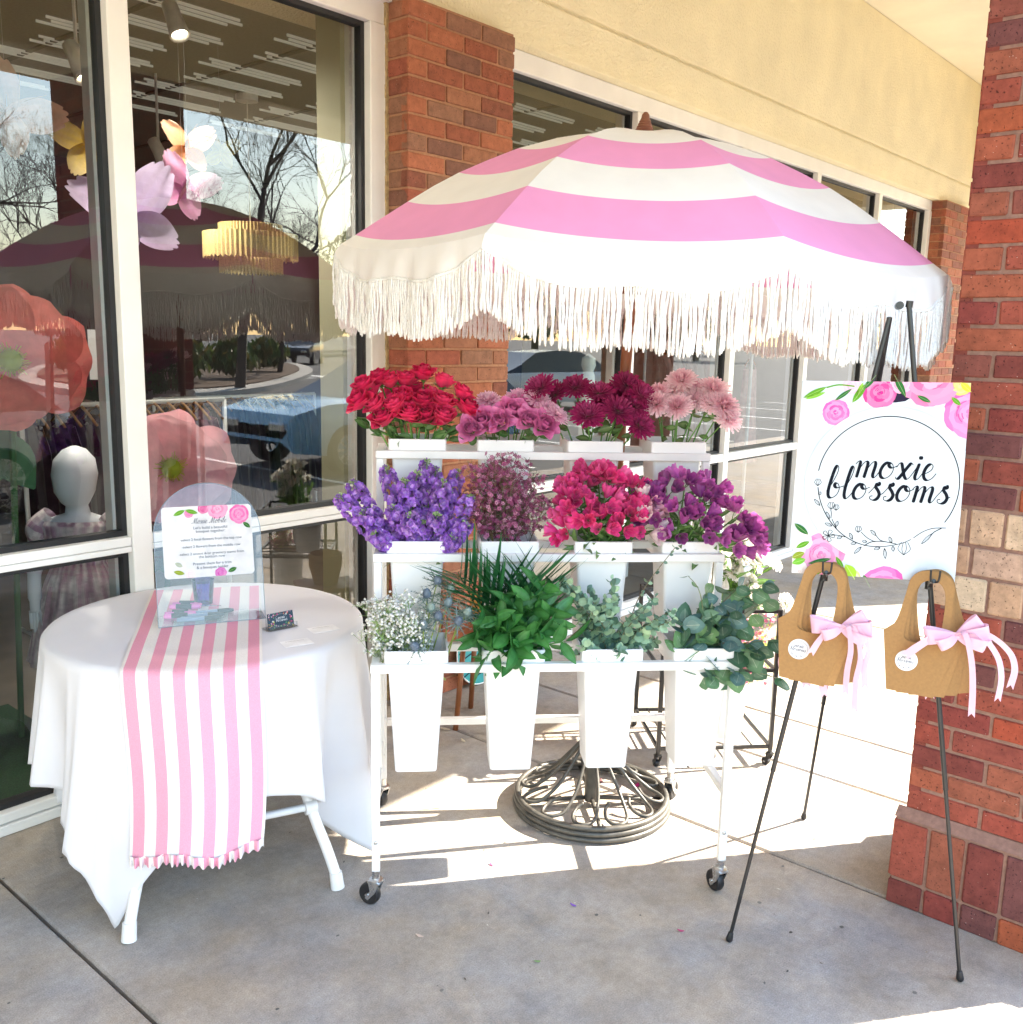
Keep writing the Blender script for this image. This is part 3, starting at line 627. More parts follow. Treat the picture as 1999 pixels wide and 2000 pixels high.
def pen(mb, pts, w0, w1, z, col=INK, n=7, taper=True, smooth=True, M=None):
    P = cat_rom([Vector((p[0], p[1], 0)) for p in pts], n) if smooth else [Vector((p[0], p[1], 0)) for p in pts]
    L = len(P); ws = []
    for i in range(L):
        t = P[min(i+1, L-1)]-P[max(i-1, 0)]; t = t.normalized() if t.length > 1e-9 else Vector((1, 0, 0))
        k = max(0, min(1, (-t.y+.25)/.85)); k = k*k*(3-2*k); ws.append(lerp(w0, w1, k))
    for _ in range(3): ws = [(ws[max(i-1, 0)]+ws[i]*2+ws[min(i+1, L-1)])/4 for i in range(L)]
    vs = []
    for i in range(L):
        t = P[min(i+1, L-1)]-P[max(i-1, 0)]; t = t.normalized() if t.length > 1e-9 else Vector((1, 0, 0)); nn = Vector((-t.y, t.x, 0))*ws[i]/2
        if i == 0: vs += [(*(P[i]-t*ws[i]*.3+nn*.6)[:2], z), (*(P[i]-t*ws[i]*.3-nn*.6)[:2], z)]
        vs += [(P[i].x+nn.x, P[i].y+nn.y, z), (P[i].x-nn.x, P[i].y-nn.y, z)]
        if i == L-1: vs += [(*(P[i]+t*ws[i]*.3+nn*.6)[:2], z), (*(P[i]+t*ws[i]*.3-nn*.6)[:2], z)]
    mb.add(vs, [(2*i, 2*i+1, 2*i+3, 2*i+2) for i in range(len(vs)//2-1)], col, M=M)
GL = {'m': (1.42, [[(-.06, .80), (.06, .97), (.17, .98), (.2, .8), (.12, .0)], [(.14, .15), (.26, .6), (.45, .94), (.60, .98), (.66, .78), (.57, .0)], [(.59, .15), (.72, .6), (.92, .94), (1.07, .98), (1.13, .78), (1.06, .2), (1.12, .02), (1.24, .05), (1.42, .38)]]),
      'o': (1.0, [[(.62, .92), (.42, 1.0), (.18, .80), (.06, .42), (.14, .08), (.38, -.02), (.66, .16), (.80, .52), (.72, .86), (.54, .98), (.50, .80), (.70, .66), (1.0, .80)]]),
      'x': (.98, [[(-.02, .72), (.10, .96), (.24, .94), (.36, .6), (.52, .16), (.66, .0), (.80, .06), (.98, .38)], [(.92, .90), (.80, 1.0), (.66, .82), (.36, .28), (.20, .02), (.06, -.02), (.02, .10)]]),
      'i': (.56, [[(.0, .38), (.16, .72), (.28, 1.0), (.20, .5), (.16, .16), (.24, .0), (.38, .06), (.56, .38)], [(.31, 1.40), (.315, 1.36), (.32, 1.33)]]),
      'e': (.80, [[(.0, .38), (.22, .42), (.48, .62), (.54, .88), (.40, 1.0), (.20, .84), (.08, .46), (.16, .10), (.38, -.02), (.62, .12), (.80, .42)]]),
      'b': (.96, [[(-.06, .40), (.14, .80), (.40, 1.55), (.44, 2.0), (.32, 2.10), (.20, 1.8), (.08, 1.0), (.04, .40), (.12, .05), (.34, -.02), (.60, .20), (.70, .60), (.58, .92), (.42, .94), (.38, .78), (.56, .66), (.96, .80)]]),
      'l': (.60, [[(.0, .70), (.16, .86), (.38, 1.5), (.44, 1.98), (.34, 2.10), (.24, 1.8), (.12, .9), (.10, .30), (.18, .02), (.34, .02), (.60, .40)]]),
      's': (.84, [[(.0, .40), (.22, .72), (.40, 1.06), (.52, 1.12), (.56, 1.02), (.48, .96)], [(.40, 1.04), (.38, .82), (.56, .58), (.66, .32), (.56, .06), (.34, -.04), (.14, .04), (.12, .20), (.26, .24)], [(.62, .30), (.72, .34), (.84, .42)]]),
      'M': (1.75, [[(-.2, .25), (-.1, .05), (.05, .1), (.3, .9), (.55, 1.85), (.60, 1.5), (.58, .6), (.60, .05), (.78, .75), (1.15, 1.75), (1.25, 1.85), (1.22, 1.2), (1.22, .35), (1.32, .02), (1.5, .1), (1.75, .45)]])}
def script(mb, txt, x, y, s, w0, w1, z, col=INK, slant=.10, rot=0, n=7, M=None):
    for ch in txt:
        if ch == ' ': x += .8*s*math.cos(rot); y += .8*s*math.sin(rot); continue
        adv, st = GL[ch]
        for q in st:
            pts = [(a+b*slant, b) for a, b in q]; cr, sr = math.cos(rot), math.sin(rot)
            pts = [(x+(a*cr-b*sr)*s, y+(a*sr+b*cr)*s) for a, b in pts]
            dot = ch == 'i' and len(q) == 3; pen(mb, pts, w1*1.2 if dot else w0, w1*1.35 if dot else w1, z, col, n, M=M)
        x += adv*s*math.cos(rot); y += adv*s*math.sin(rot)
def sg(X, Y):                                          # position inside the 1748x1932 detail of the sign -> board metres
    v = (Y-(90+55*(X-145)/1505))/1700; u = (X-(145-130*v))/(1505-25*v); return (u*BW, (1-v)*BH)
def blob(mb, cx, cy, rx, ry, rot, z, col, n=14, wob=.12, seed=0):
    rr = random.Random(seed); ph = [rr.uniform(0, 6) for _ in range(3)]; pts = []
    for i in range(n):
        a = 2*math.pi*i/n; k = 1+wob*(math.sin(3*a+ph[0])*.5+math.sin(5*a+ph[1])*.35)
        x, y = rx*k*math.cos(a), ry*k*math.sin(a); pts.append((cx+x*math.cos(rot)-y*math.sin(rot), cy+x*math.sin(rot)+y*math.cos(rot)))
    clip(mb, pts, z, col)
def clip(mb, pts, z, col, W=None, H=None):
    W = W or CLIP[0]; H = H or CLIP[1]; P = list(pts)
    for ax, val, sg_ in ((0, 0, 1), (0, W, -1), (1, 0, 1), (1, H, -1)):
        Q = []
        for i in range(len(P)):
            a, b = P[i], P[(i+1) % len(P)]; ia = (a[ax]-val)*sg_ >= 0; ib = (b[ax]-val)*sg_ >= 0
            if ia: Q.append(a)
            if ia != ib: t = (val-a[ax])/(b[ax]-a[ax]); Q.append((a[0]+(b[0]-a[0])*t, a[1]+(b[1]-a[1])*t))
        P = Q
        if len(P) < 3: return
    mb.add([(p[0], p[1], z) for p in P], [tuple(range(len(P)))], col)
CLIP = [BW, BH]
def flat_rose(mb, cx, cy, r, z, base, seed):
    rr = random.Random(seed); lay = 5
    for l in range(lay):
        n = 7-l; rad = r*(1-l/lay); cb = mix(base, (.75, .55, .65), .15+.3*rr.random()) if l % 2 else mix(base, (.55, .03, .22), .25*rr.random())
        for i in range(n):
            a = 2*math.pi*i/n+l*.5+rr.uniform(-.2, .2); d = rad*.52; c = mix(cb, (.8, .5, .64), rr.uniform(0, .35))
            blob(mb, cx+d*math.cos(a), cy+d*math.sin(a), rad*.42, rad*.52, a, z+.00002*(l*10+i), c, 12, .1, rr.randrange(999))
    for i in range(9):
        a = rr.uniform(0, 6.3); d = rr.uniform(.1, .6)*r; clip_pen(mb, [(cx+d*math.cos(a+t), cy+d*math.sin(a+t)) for t in (0, .4, .8)], r*.02, r*.03, z+.0012, mix(base, (.5, .0, .2), .5), 3)
def clip_pen(mb, pts, *k):
    if all(0 < p[0] < CLIP[0] and 0 < p[1] < CLIP[1] for p in pts): pen(mb, pts, *k)
def flat_leaf(mb, x0, y0, x1, y1, w, z, col):
    d = Vector((x1-x0, y1-y0, 0)); n = Vector((-d.y, d.x, 0)).normalized()*w
    L = [(x0+d.x*t+n.x*math.sin(math.pi*t)**.8, y0+d.y*t+n.y*math.sin(math.pi*t)**.8) for t in [i/7 for i in range(8)]]; Rr = [(x0+d.x*t-n.x*math.sin(math.pi*t)**.8, y0+d.y*t-n.y*math.sin(math.pi*t)**.8) for t in [i/7 for i in range(6, 0, -1)]]
    clip(mb, L+Rr, z, col); pen(mb, [(x0, y0), (x1, y1)], w*.12, w*.12, z+.0001, mix(col, (.9, 1, .5), .3), 2)
PK, PK2, GR, GR2 = C('ee5fa4'), C('f19fc4'), C('5f9a2c'), C('2f6a34')
def floral(z):
    for (X, Y, r, c, sd) in ((1310, 90, 300, C('e8709c'), 1), (1640, 400, 250, C('ee6aac'), 2), (450, 370, 135, C('e857a6'), 3), (850, 205, 165, C('c82c84'), 4), (1560, 150, 120, C('e8d060'), 10), (1040, 130, 110, C('e8b4c8'), 11), (600, 140, 90, C('f0c4d4'), 12), (300, 1620, 230, C('e888b4'), 6), (860, 1900, 230, C('e85aa4'), 7), (120, 1500, 130, (.86, .85, .80), 8), (60, 1760, 150, (.85, .86, .74), 9), (560, 1840, 120, C('b8cc60'), 13)):
        mb = MB()
        if sd == 4: blob(mb, *sg(960, 200), .05, .03, 0, z-.00005, C('2a2438'), 14, .1, 5)
        x, y = sg(X, Y); flat_rose(mb, x, y, r*.000268, z, c, sd); mb.build('printed_rose', K['print'], sign)
    for (a, b, w, c) in (((150, 240), (370, 150), 12, GR), ((170, 250), (360, 195), 9, C('7fb83a')), ((440, 270), (600, 170), 9, GR2), ((600, 290), (730, 130), 15, GR), ((640, 250), (700, 120), 10, C('8fc040')), ((50, 1340), (180, 1440), 14, GR2), ((20, 1650), (140, 1600), 16, C('8a9a34')), ((170, 1700), (390, 1650), 11, GR2), ((430, 1630), (500, 1740), 10, GR), ((1560, 140), (1650, 220), 14, C('d8d040')), ((520, 1700), (600, 1830), 26, C('9cc43c')), ((20, 1700), (150, 1660), 16, C('74b440')), ((700, 180), (820, 60), 12, GR2), ((980, 60), (1080, 250), 14, GR2), ((1180, 240), (1300, 300), 10, GR2), ((1480, 260), (1560, 330), 10, GR), ((240, 1800), (330, 1700), 14, GR), ((680, 1790), (740, 1900), 12, GR2), ((60, 1560), (190, 1500), 12, GR)):
        mb = MB(); flat_leaf(mb, *sg(*a), *sg(*b), w*.000268*2.1, z+.0014, c); mb.build('printed_leaf', K['print'], sign)
    mb = MB(); pen(mb, [sg(370, 155), sg(480, 135), sg(620, 150)], 0.0035, .0035, z+.0013, GR, 5); mb.build('printed_stem', K['print'], sign)
floral(.0003)
ccx, ccy = sg(905, 1010); CRAD = .2035
mb = MB(); clip(mb, [(ccx+CRAD*math.cos(2*math.pi*i/96), ccy+CRAD*math.sin(2*math.pi*i/96)) for i in range(96)], .0022, (.60, .64, .67)); mb.build('white_disc', K['print'], sign)
mb = MB(); Zi = .0026
ax, ay = sg(905, 985); AR = .1715
pen(mb, [(ax+AR*math.cos(R(t)), ay+AR*math.sin(R(t))) for t in range(171, -34, -6)], .0024, .0024, Zi, INK, 3)
pl = lambda L: [sg(*p) for p in L]
for L in ([(275, 1020), (290, 1120), (330, 1230), (400, 1340), (490, 1430), (600, 1495), (720, 1530), (850, 1535), (960, 1520)], [(390, 1290), (395, 1250), (390, 1215)], [(440, 1380), (400, 1300)], [(520, 1455), (440, 1440), (390, 1442)], [(980, 1510), (860, 1490), (760, 1495), (690, 1530)], [(790, 1495), (720, 1460), (665, 1410)], [(900, 1495), (840, 1480), (800, 1440)], [(960, 1520), (1040, 1500), (1110, 1470)], [(1135, 1455), (1220, 1400), (1310, 1370), (1420, 1366)], [(1380, 1370), (1320, 1400), (1300, 1420)]): pen(mb, pl(L), .0018, .0023, Zi, INK, 5)
def oleaf(a, b, w=.0035):
    (x0, y0), (x1, y1) = sg(*a), sg(*b); d = Vector((x1-x0, y1-y0, 0)); n = Vector((-d.y, d.x, 0)).normalized()*w
    pts = [(x0+d.x*t+n.x*math.sin(math.pi*t)*s, y0+d.y*t+n.y*math.sin(math.pi*t)*s) for s, ts in ((1, (0, .25, .5, .75, 1)), (-1, (.75, .5, .25, 0))) for t in ts]; pen(mb, pts, .0014, .0018, Zi, INK, 4); pen(mb, [(x0, y0), (x0+d.x*.7, y0+d.y*.7)], .0006, .0006, Zi, INK, 2)
for a, b in (((290, 1180), (240, 1125)), ((280, 1085), (300, 1060)), ((375, 1300), (350, 1235)), ((400, 1360), (335, 1335)), ((435, 1365), (452, 1315)), ((490, 1450), (445, 1470)), ((585, 1475), (560, 1420)), ((620, 1505), (570, 1515)), ((715, 1495), (675, 1490)), ((665, 1540), (600, 1600)), ((835, 1545), (780, 1560)), ((800, 1440), (752, 1392)), ((875, 1550), (880, 1640)), ((940, 1500), (918, 1450)), ((950, 1530), (952, 1575)), ((1300, 1415), (1205, 1505))): oleaf(a, b)
for (X, Y, r) in ((275, 975, 34), (395, 1180, 36), (440, 1195, 30), (640, 1385, 32), (1050, 1550, 62)):
    x, y = sg(X, Y); r *= .000268
    for s in (-1, -.35, .35, 1): pen(mb, [(x, y-r), (x+s*r*.9, y-r*.1), (x+s*r*.45, y+r)], .0014, .0018, Zi, INK, 5)
x, y = sg(365, 1445)
for i in range(5):
    a = 1.2+i*1.257; r = .0135; pen(mb, [(x, y), (x+r*math.cos(a-.35), y+r*math.sin(a-.35)), (x+r*1.15*math.cos(a), y+r*1.15*math.sin(a)), (x+r*math.cos(a+.35), y+r*math.sin(a+.35)), (x, y)], .0014, .0018, Zi, INK, 4)
mb.build('line_art', K['print'], sign)
mb = MB(); x, y = sg(612, 925); script(mb, 'moxie', x, y, .0405, .0020, .0078, Zi+.0004, rot=R(-.6)); x, y = sg(352, 1105); script(mb, 'blossoms', x, y, .0395, .0020, .0080, Zi+.0004, rot=R(-.6))
mb.build('lettering', K['print'], sign)

# ================================================================ KRAFT CARRIERS WITH BOWS
def bag_mesh():
    outer = cat_rom([(-.094, -.140), (-.076, -.134), (-.064, -.105), (-.057, -.04), (-.052, .0), (-.030, .022), (0, .026), (.030, .022), (.052, .0), (.057, -.04), (.064, -.105), (.076, -.134), (.094, -.140)], 3)
    outer = [(p.x, p.y) for p in outer]+[(.058, -.300), (-.058, -.300)]
    inner = [(p.x, p.y) for p in cat_rom([(-.036, -.160), (-.044, -.135), (-.038, -.04), (-.022, -.006), (0, .001), (.022, -.006), (.038, -.04), (.044, -.135), (.036, -.160), (0, -.165)], 3, closed=True)]
    # bridge outer and inner into quads by angle about the hole's centre
    c = Vector((0, -.082)); N = 72
    def hit(poly, a):
        d = Vector((math.cos(a), math.sin(a))); best = None
        for i in range(len(poly)):
            p, q = Vector(poly[i]), Vector(poly[(i+1) % len(poly)]); e = q-p; den = d.x*e.y-d.y*e.x
            if abs(den) < 1e-12: continue
            w = p-c; t = (w.x*e.y-w.y*e.x)/den; s = (w.x*d.y-w.y*d.x)/den
            if t > 0 and -1e-9 <= s <= 1+1e-9: best = t if best is None else min(best, t)
        return c+d*best
    corners = [math.atan2(y-c.y, x-c.x) for x, y in ((.058, -.300), (-.058, -.300), (.094, -.140), (-.094, -.140))]
    A = sorted([2*math.pi*i/N-math.pi for i in range(N)]+corners); n = len(A)
    O = [hit(outer, a) for a in A]; I = [hit(inner, a) for a in A]; T = .0028; mb = MB()
    vs = [(p.x, p.y, z) for z in (0, T) for P in (O, I) for p in P]; fs = []
    for i in range(n):
        j = (i+1) % n; fs += [(i, n+i, n+j, j), (2*n+i, 2*n+j, 3*n+j, 3*n+i), (i, j, 2*n+j, 2*n+i), (n+i, 3*n+i, 3*n+j, n+j)]
    mb.add(vs, fs); return mb.mesh('kraft_carrier', K['kraft'])
BAG = bag_mesh()
K['sticker'] = mat('white_sticker', (.66, .66, .68), .4)
def ribbon(mb, path, width, wdir, n=6, col=None):
    P = cat_rom(path, n); wv = Vector(wdir).normalized(); vs = []
    for i, p in enumerate(P):
        w = width[0]+(width[1]-width[0])*i/(len(P)-1) if isinstance(width, tuple) else width
        t = (P[min(i+1, len(P)-1)]-P[max(i-1, 0)]).normalized(); q = wv-t*wv.dot(t); q = q.normalized() if q.length > 1e-4 else Vector((1, 0, 0)); vs += [p+q*w/2, p-q*w/2]
    fs = [(2*i, 2*i+1, 2*i+3, 2*i+2) for i in range(len(P)-1)]
    e = len(vs); mb.add(vs, fs)
    # swallow-tail end
    t = (P[-1]-P[-2]).normalized(); a, b = vs[-2], vs[-1]; m = (a+b)/2; mb.add([a, m, a+t*.012], [(0, 1, 2)]); mb.add([b, b+t*.012, m], [(0, 1, 2)])
BAGLAB = [['front kraft carrier on the left hook with a round sticker', 'second kraft carrier behind the front one on the left hook', 'third kraft carrier fanned behind on the left hook', 'rearmost kraft carrier on the left hook'],
          ['front kraft carrier on the right hook with a round sticker', 'second kraft carrier behind the front one on the right hook', 'third kraft carrier fanned behind on the right hook', 'rearmost kraft carrier on the right hook']]
SIDE = [('on_left', -3.0, 1.0), ('on_right', -4.0, -1.0)]
for hi in (0, 1):
    h = HOOKS[hi]+EN*.040-EY*.004
    Mb = Matrix((EX, EY, EN)).transposed().to_4x4(); Mb.translation = h
    for k in range(4):
        rz = R([-8, -3, 3, 9][k]+(0 if hi == 0 else 2))
        # the inner top edge of the handle hangs on the hook arm
        M = Mb @ Matrix.Rotation(-rz*-1, 4, 'Z') @ Matrix.Translation((0, .004, .006-k*.0075)) @ Matrix.Rotation(R(-1.5-k*.8), 4, 'X')
        t = thing('kraft_carrier', BAGLAB[hi][k], 'carrier', group='kraft carriers hanging on the easel'); t.matrix_world = M
        inst('card_body', BAG, t)
        if k == 0:
            mb = MB(); mb.lathe([(.0, 0), (.0275, 0), (.0275, .0006), (.0, .0006)], 36, M=Matrix.Translation((-.024, -.215, .0031)), cap=False); st = mb.build('sticker', K['sticker'], t)
            mb = MB(); cl = (.02, .03, .06); z = .0042
            pen(mb, [(-.024+.022*math.cos(R(a)), -.215+.022*math.sin(R(a))) for a in range(165, -40, -15)], .0004, .0005, z, cl, 3)
            script(mb, 'moxie', -.037, -.2105, .0052, .0003, .0009, z, cl, rot=R(1)); script(mb, 'blossoms', -.045, -.2205, .0052, .0003, .0009, z, cl, rot=R(1))
            pen(mb, [(-.043, -.223), (-.038, -.231), (-.029, -.2355), (-.018, -.234), (-.008, -.229)], .0004, .0006, z, cl, 4)
            for a in range(6): pen(mb, [(-.040+.006*a, -.229-.004*math.sin(a*.7)), (-.038+.006*a, -.2325+.004*(a % 2)-.004*math.sin(a*.7))], .0006, .0012, z, cl, 3)
            mb.build('sticker_print', K['print'], st)
    # bow tied round the right strut of the front handle
    bow = thing('ribbon_bow', 'pink satin bow tied on the %s stack of kraft carriers' % ('left' if hi == 0 else 'right'), 'bow', group='pink bows on the kraft carriers')
    bow.matrix_world = Mb @ Matrix.Rotation(R(6 if hi else -2), 4, 'Z') @ Matrix.Translation((.053, -.135, .022)) @ Matrix.Scale(.84, 4); rnb = random.Random(5+hi)
    mb = MB(); mb.lathe([(.0, -.010), (.008, -.009), (.011, 0), (.008, .009), (.0, .010)], 12, M=frame((1, 0, 0)), cap=False); mb.build('knot', K['ribbon'], bow, smooth=True)
    def loop(sx, ln, hgt, zz, wd, tw=0.0):
        P = cat_rom([(0, 0, .004), (sx*ln*.45, hgt*.55, .016+zz), (sx*ln*.92, hgt*.95, .020+zz), (sx*ln*1.05, hgt, .004+zz), (sx*ln*.85, hgt*.75, -.012+zz), (sx*ln*.4, hgt*.3, -.008+zz*.5), (0, 0, -.004)], 5); n = len(P); vs = []
        for i, p in enumerate(P):
            t = i/(n-1); w = .010+wd*math.sin(math.pi*t)**.7; q = Vector((tw*sx, 1, .25*math.sin(t*5))).normalized()
            for s in (-1, -.5, 0, .5, 1): vs.append(p+q*w*s/2+Vector((0, 0, .0035*math.cos(s*4+i*.2)*math.sin(math.pi*t))))
        mb = MB(); mb.add(vs, [(i*5+k, i*5+k+1, i*5+k+6, i*5+k+5) for i in range(n-1) for k in range(4)]); mb.build('loop', K['ribbon'], bow, smooth=True)
    loop(-1, .088, .004, .004, .050, .2); loop(1, .085, .010, .004, .052, -.2); loop(1, .062, .050, -.004, .036, -.7); loop(-1, .055, -.022, .012, .034, .5); loop(1, .074, -.026, .012, .036, .5)
    if hi == 0: tails = [(.088, -.17), (.066, -.25), (.034, -.20), (-.080, -.085)]
    else: tails = [(.036, -.24), (.110, -.19), (.145, -.15), (-.145, -.055)]
    for (tx, ty) in tails:
        mb = MB(); b = rnb.uniform(.01, .03)
        if ty > -.12: ribbon(mb, [(0, 0, .004), (tx*.4, .004, .016), (tx*.75, ty*.45, .018), (tx, ty, .012)], .026, (.3, 1, .2))
        else: ribbon(mb, [(0, 0, .004), (tx*.5, .012, .012+b*.5), (tx*.95, ty*.28, b), (tx*(1.08 if hi else .9), ty*.65, b*.6), (tx, ty, .008)], (.015, .019), (1, .1, rnb.uniform(-.5, .5)))
        mb.build('tail', K['ribbon'], bow, smooth=True)
for i, (x, y) in enumerate(((1530, 1350), (1575, 1380), (1610, 1400), (1815, 1400))):
    p = on_pl(x, y-60, .035); mb = MB(); mb2 = Matrix((EX, EY, EN)).transposed().to_4x4(); mb2.translation = p
    ribbon(mb, [(0, .06, 0), (.004, .03, .004), (-.002, 0, .002), (.002, -.022, .004)], .022, (1, 0, .2)); t = mb.build('ribbon_tail', K['ribbon'], smooth=True); t.matrix_world = mb2
    tag(t, ['pink ribbon end hanging left of the left carrier stack', 'pale ribbon end below the left carrier stack', 'lilac swallow tailed ribbon end under the left carriers', 'white ribbon end under the right carriers'][i], 'ribbon', 'loose ribbon ends under the carriers')

# ================================================================ ROUND TABLE, CLOTH, RUNNER
TC = Vector((1.650, 2.722, 0)); TR_ = .490; TZt = .760
tbl = thing('folding_table', 'round white folding table under a white cloth', 'table', TC)
mb = MB(); mb.lathe([(.0, .722), (.46, .722), (.478, .728), (.484, .742), (.478, .754), (.47, .757), (.0, .757)], 48, cap=False); mb.build('table_top', K['white_plastic'], tbl, smooth=True, angle=40)
F = [on_z(252, 1838)-TC, on_z(660, 1735)-TC]; F = F+[-F[0]*.80+Vector((.02, -.03, 0)), -F[1]*.80]
for f in F:
    f.z = 0; hz = Vector((f.x, f.y, 0)); kn = hz*.80+Vector((0, 0, .24)); tp = hz*.42+Vector((0, 0, .722)); mb = MB()
    pts = cat_rom([hz*.985+Vector((0, 0, .045)), hz*.92+Vector((0, 0, .12)), kn, hz*.62+Vector((0, 0, .46)), tp], 5); mb.tube(pts, .0165, 12); lg = mb.build('leg', K['white_plastic'], tbl, smooth=True, angle=50)
    mb = MB(); dr = (pts[1]-pts[0]).normalized(); mb.tube([hz+Vector((0, 0, .001)), hz*.985+Vector((0, 0, .052))], [.0215, .0195], 12); mb.build('foot_cap', K['white_plastic'], lg, smooth=True, angle=50)
for a, b in ((0, 1), (2, 3)):
    mb = MB(); A = F[a]*.80+Vector((0, 0, .24)); B = F[b]*.80+Vector((0, 0, .24)); mb.tube([A, B], .012, 10); mb.build('brace', K['white_plastic'], tbl, smooth=True, angle=50)
    for q in (A, B):
        mb = MB(); mb.lathe([(.0, -.02), (.024, -.018), (.024, .018), (.0, .02)], 14, M=frame(B-A, p=q), cap=False); mb.build('bracket', K['white_plastic'], tbl, smooth=True, angle=50)
CA = math.atan2(-.31, -.58)                            # direction of the cloth corner that reaches the floor
RDIR = (on_z(378, 1308, .765)-on_z(407, 1152, .765)); RDIR.z = 0; RDIR.normalize(); RA = math.atan2(RDIR.y, RDIR.x)
def fold(th, d):
    rel = (th-CA) % (math.pi/2); cz = math.exp(-((rel if rel < math.pi/4 else rel-math.pi/2)/.36)**2)
    dr = abs((th-RA+math.pi) % (2*math.pi)-math.pi); damp = min(1, max(0, (dr-.50)/.25))
    S1 = lambda x: 1.35-2.4*abs(math.sin(x))**.8
    w = .42*S1(th*4.5+.5)+.34*S1(th*7+1.1)+.30*math.sin(th*5-.7)+.20*S1(th*11.5)
    return d*(.20*w*damp+.16*cz*min(1, d*1.6)*damp*math.exp(-(((th-CA+math.pi) % (2*math.pi)-math.pi)/.8)**2)+.06*cz*math.sin((th-CA)*4*3+1.6)*damp)
def cloth(th, q):
    a = th-CA-math.pi/4; half = .885+.006*math.sin(th*7); rm = half/max(abs(math.cos(a)), abs(math.sin(a)))
    rm = min(rm, half*1.405)
    if q < .45: rho = TR_*(q/.45)
    else: rho = TR_+(rm-TR_)*((q-.45)/.55)
    if rho <= TR_-.012:
        z = TZt+.0025+.0015*noise.noise((rho*9*math.cos(th), rho*9*math.sin(th), .3)); r = rho
    else:
        d = rho-(TR_-.012); k = min(1, d/.03); z = TZt+.0025-(d-.012*k if d > .03 else d*d/.06); r = TR_-.012+.018*math.sin(k*math.pi/2)+(.085-.055*math.exp(-(((th-CA-math.pi/2+math.pi) % (2*math.pi)-math.pi)/.6)**2))*d+fold(th, max(0, d-.02))
        z += .0025*noise.noise((th*9, d*8, 2))*k
    z = max(z, .010)
    return (TC.x+r*math.cos(th), TC.y+r*math.sin(th), z)
mb = MB(); mb.grid(300, 60, lambda u, v: cloth(u*2*math.pi+CA, max(v, .002)), closed=True)
cl = mb.build('tablecloth', K['fabric'], smooth=True); tag(cl, 'white square cloth draped over the round table with its corner touching the floor', 'tablecloth')
sd = cl.modifiers.new('hem', 'SOLIDIFY'); sd.thickness = .0018; sd.offset = -1
# runner
RW = .192; RP = Vector((-RDIR.y, RDIR.x, 0)); RP = RP if RP.dot(CR) > 0 else -RP
rc = (on_z(378, 1306, .765)-TC); rc.z = 0; RO = rc.dot(RP)-.004
PKR, WHR = C('e09ab0'), (.76, .73, .71)
LB = -.40; LDROP = .52
def run_pt(a, b):                                      # a -1..1 across, b 0..1 along
    ac = RO+a*RW; be = math.sqrt(max(.02, TR_*TR_-ac*ac)); L1 = be-LB; tot = L1+LDROP; s = b*(L1+LDROP*(1+.02*math.sin(a*5)))
    if s < L1-.012:
        x = LB+s; z = TZt+.0075+.0012*math.sin(x*17+a*3)+.0012*noise.noise((x*6, a*2, 1)); off = 0
    else:
        d = s-(L1-.012); k = min(1, d/.03); x = be-.012+.030*math.sin(k*math.pi/2)+.125*d+.010*math.sin(a*3.2+d*4)*min(1, d*3); z = TZt+.0075-(d-.012*k if d > .03 else d*d/.06); off = (-.03*a*d)+.012*math.sin(d*6)*d*4
    p = TC+RDIR*x+RP*(ac+off*.6); return Vector((p.x, p.y, max(z, .02)))
run = thing('table_runner', 'pink and white striped runner with a ruffled end hanging over the round table', 'runner')
NA = 46; edges = [0, .5]+[.5+4.09*i for i in range(1, 12)]+[46]
def stripe_r(u):
    x = u*23
    if x < .5 or x > 22.5: return WHR
    return PKR if int((x-.5)//2) % 2 == 0 else WHR
mb = MB(); mb.grid(46, 90, lambda u, v: run_pt(-1+2*u, v), lambda u, v: stripe_r(u)); mb.build('striped_cloth', K['runner'], run, smooth=True)
mb = MB(); NR = 240
def ruf(u, v):
    p = run_pt(-1+2*u, 1.0); w = math.sin(u*128+2.5*math.sin(u*17))*.0075*(.3+v)+.005*math.sin(u*41); out = RDIR*(w+.006)
    return p+Vector((0, 0, .006-.030*v+.0022*math.sin(u*53)*v))+out
mb.grid(NR, 4, ruf, lambda u, v: (PKR if int(u*27) % 2 else WHR)); mb.build('ruffle', K['runner'], run, smooth=True)

# ---- things on the table
TT = TZt+.0095
def text_mesh(parent, name, txt, M, size, col, align='CENTER', shear=0.0):
    cu = bpy.data.curves.new(name, 'FONT'); cu.body = txt; cu.size = size; cu.align_x = align; cu.shear = shear; cu.resolution_u = 3
    to = bpy.data.objects.new(name, cu); COL.objects.link(to); bpy.context.view_layer.update()
    me = bpy.data.meshes.new_from_object(to.evaluated_get(bpy.context.evaluated_depsgraph_get())); bpy.data.objects.remove(to); bpy.data.curves.remove(cu)
    if name+'_ink' not in K: K[name+'_ink'] = mat(name+'_ink', col, .5)
    me.materials.clear(); me.materials.append(K[name+'_ink']); return inst(name, me, parent, M=M)
A0 = on_z(310, 1227, TT); A1 = on_z(519, 1208, TT); ad = (A1-A0); AW = ad.length; ad.normalize()
an = Vector((ad.y, -ad.x, 0)); an = an if an.dot(CAM-A0) > 0 else -an; tl = R(13); anz = (an*math.cos(tl)+Vector((0, 0, math.sin(tl)))); aup = anz.cross(ad); 
AM = Matrix((ad, aup, anz)).transposed().to_4x4(); AM.translation = A0+Vector((0, 0, .001))
K['acrylic2'] = clear('glossy_acrylic', (.93, .95, .97), 1.5, 1.25)
stand = thing('acrylic_stand', 'arched clear acrylic stand with printed instructions on the round table', 'sign'); stand.matrix_world = AM
def on_a(x, y): d = ray(x, y); P = CAM+d*((A0-CAM).dot(anz)/d.dot(anz)); q = AM.inverted() @ P; return (q.x, q.y)
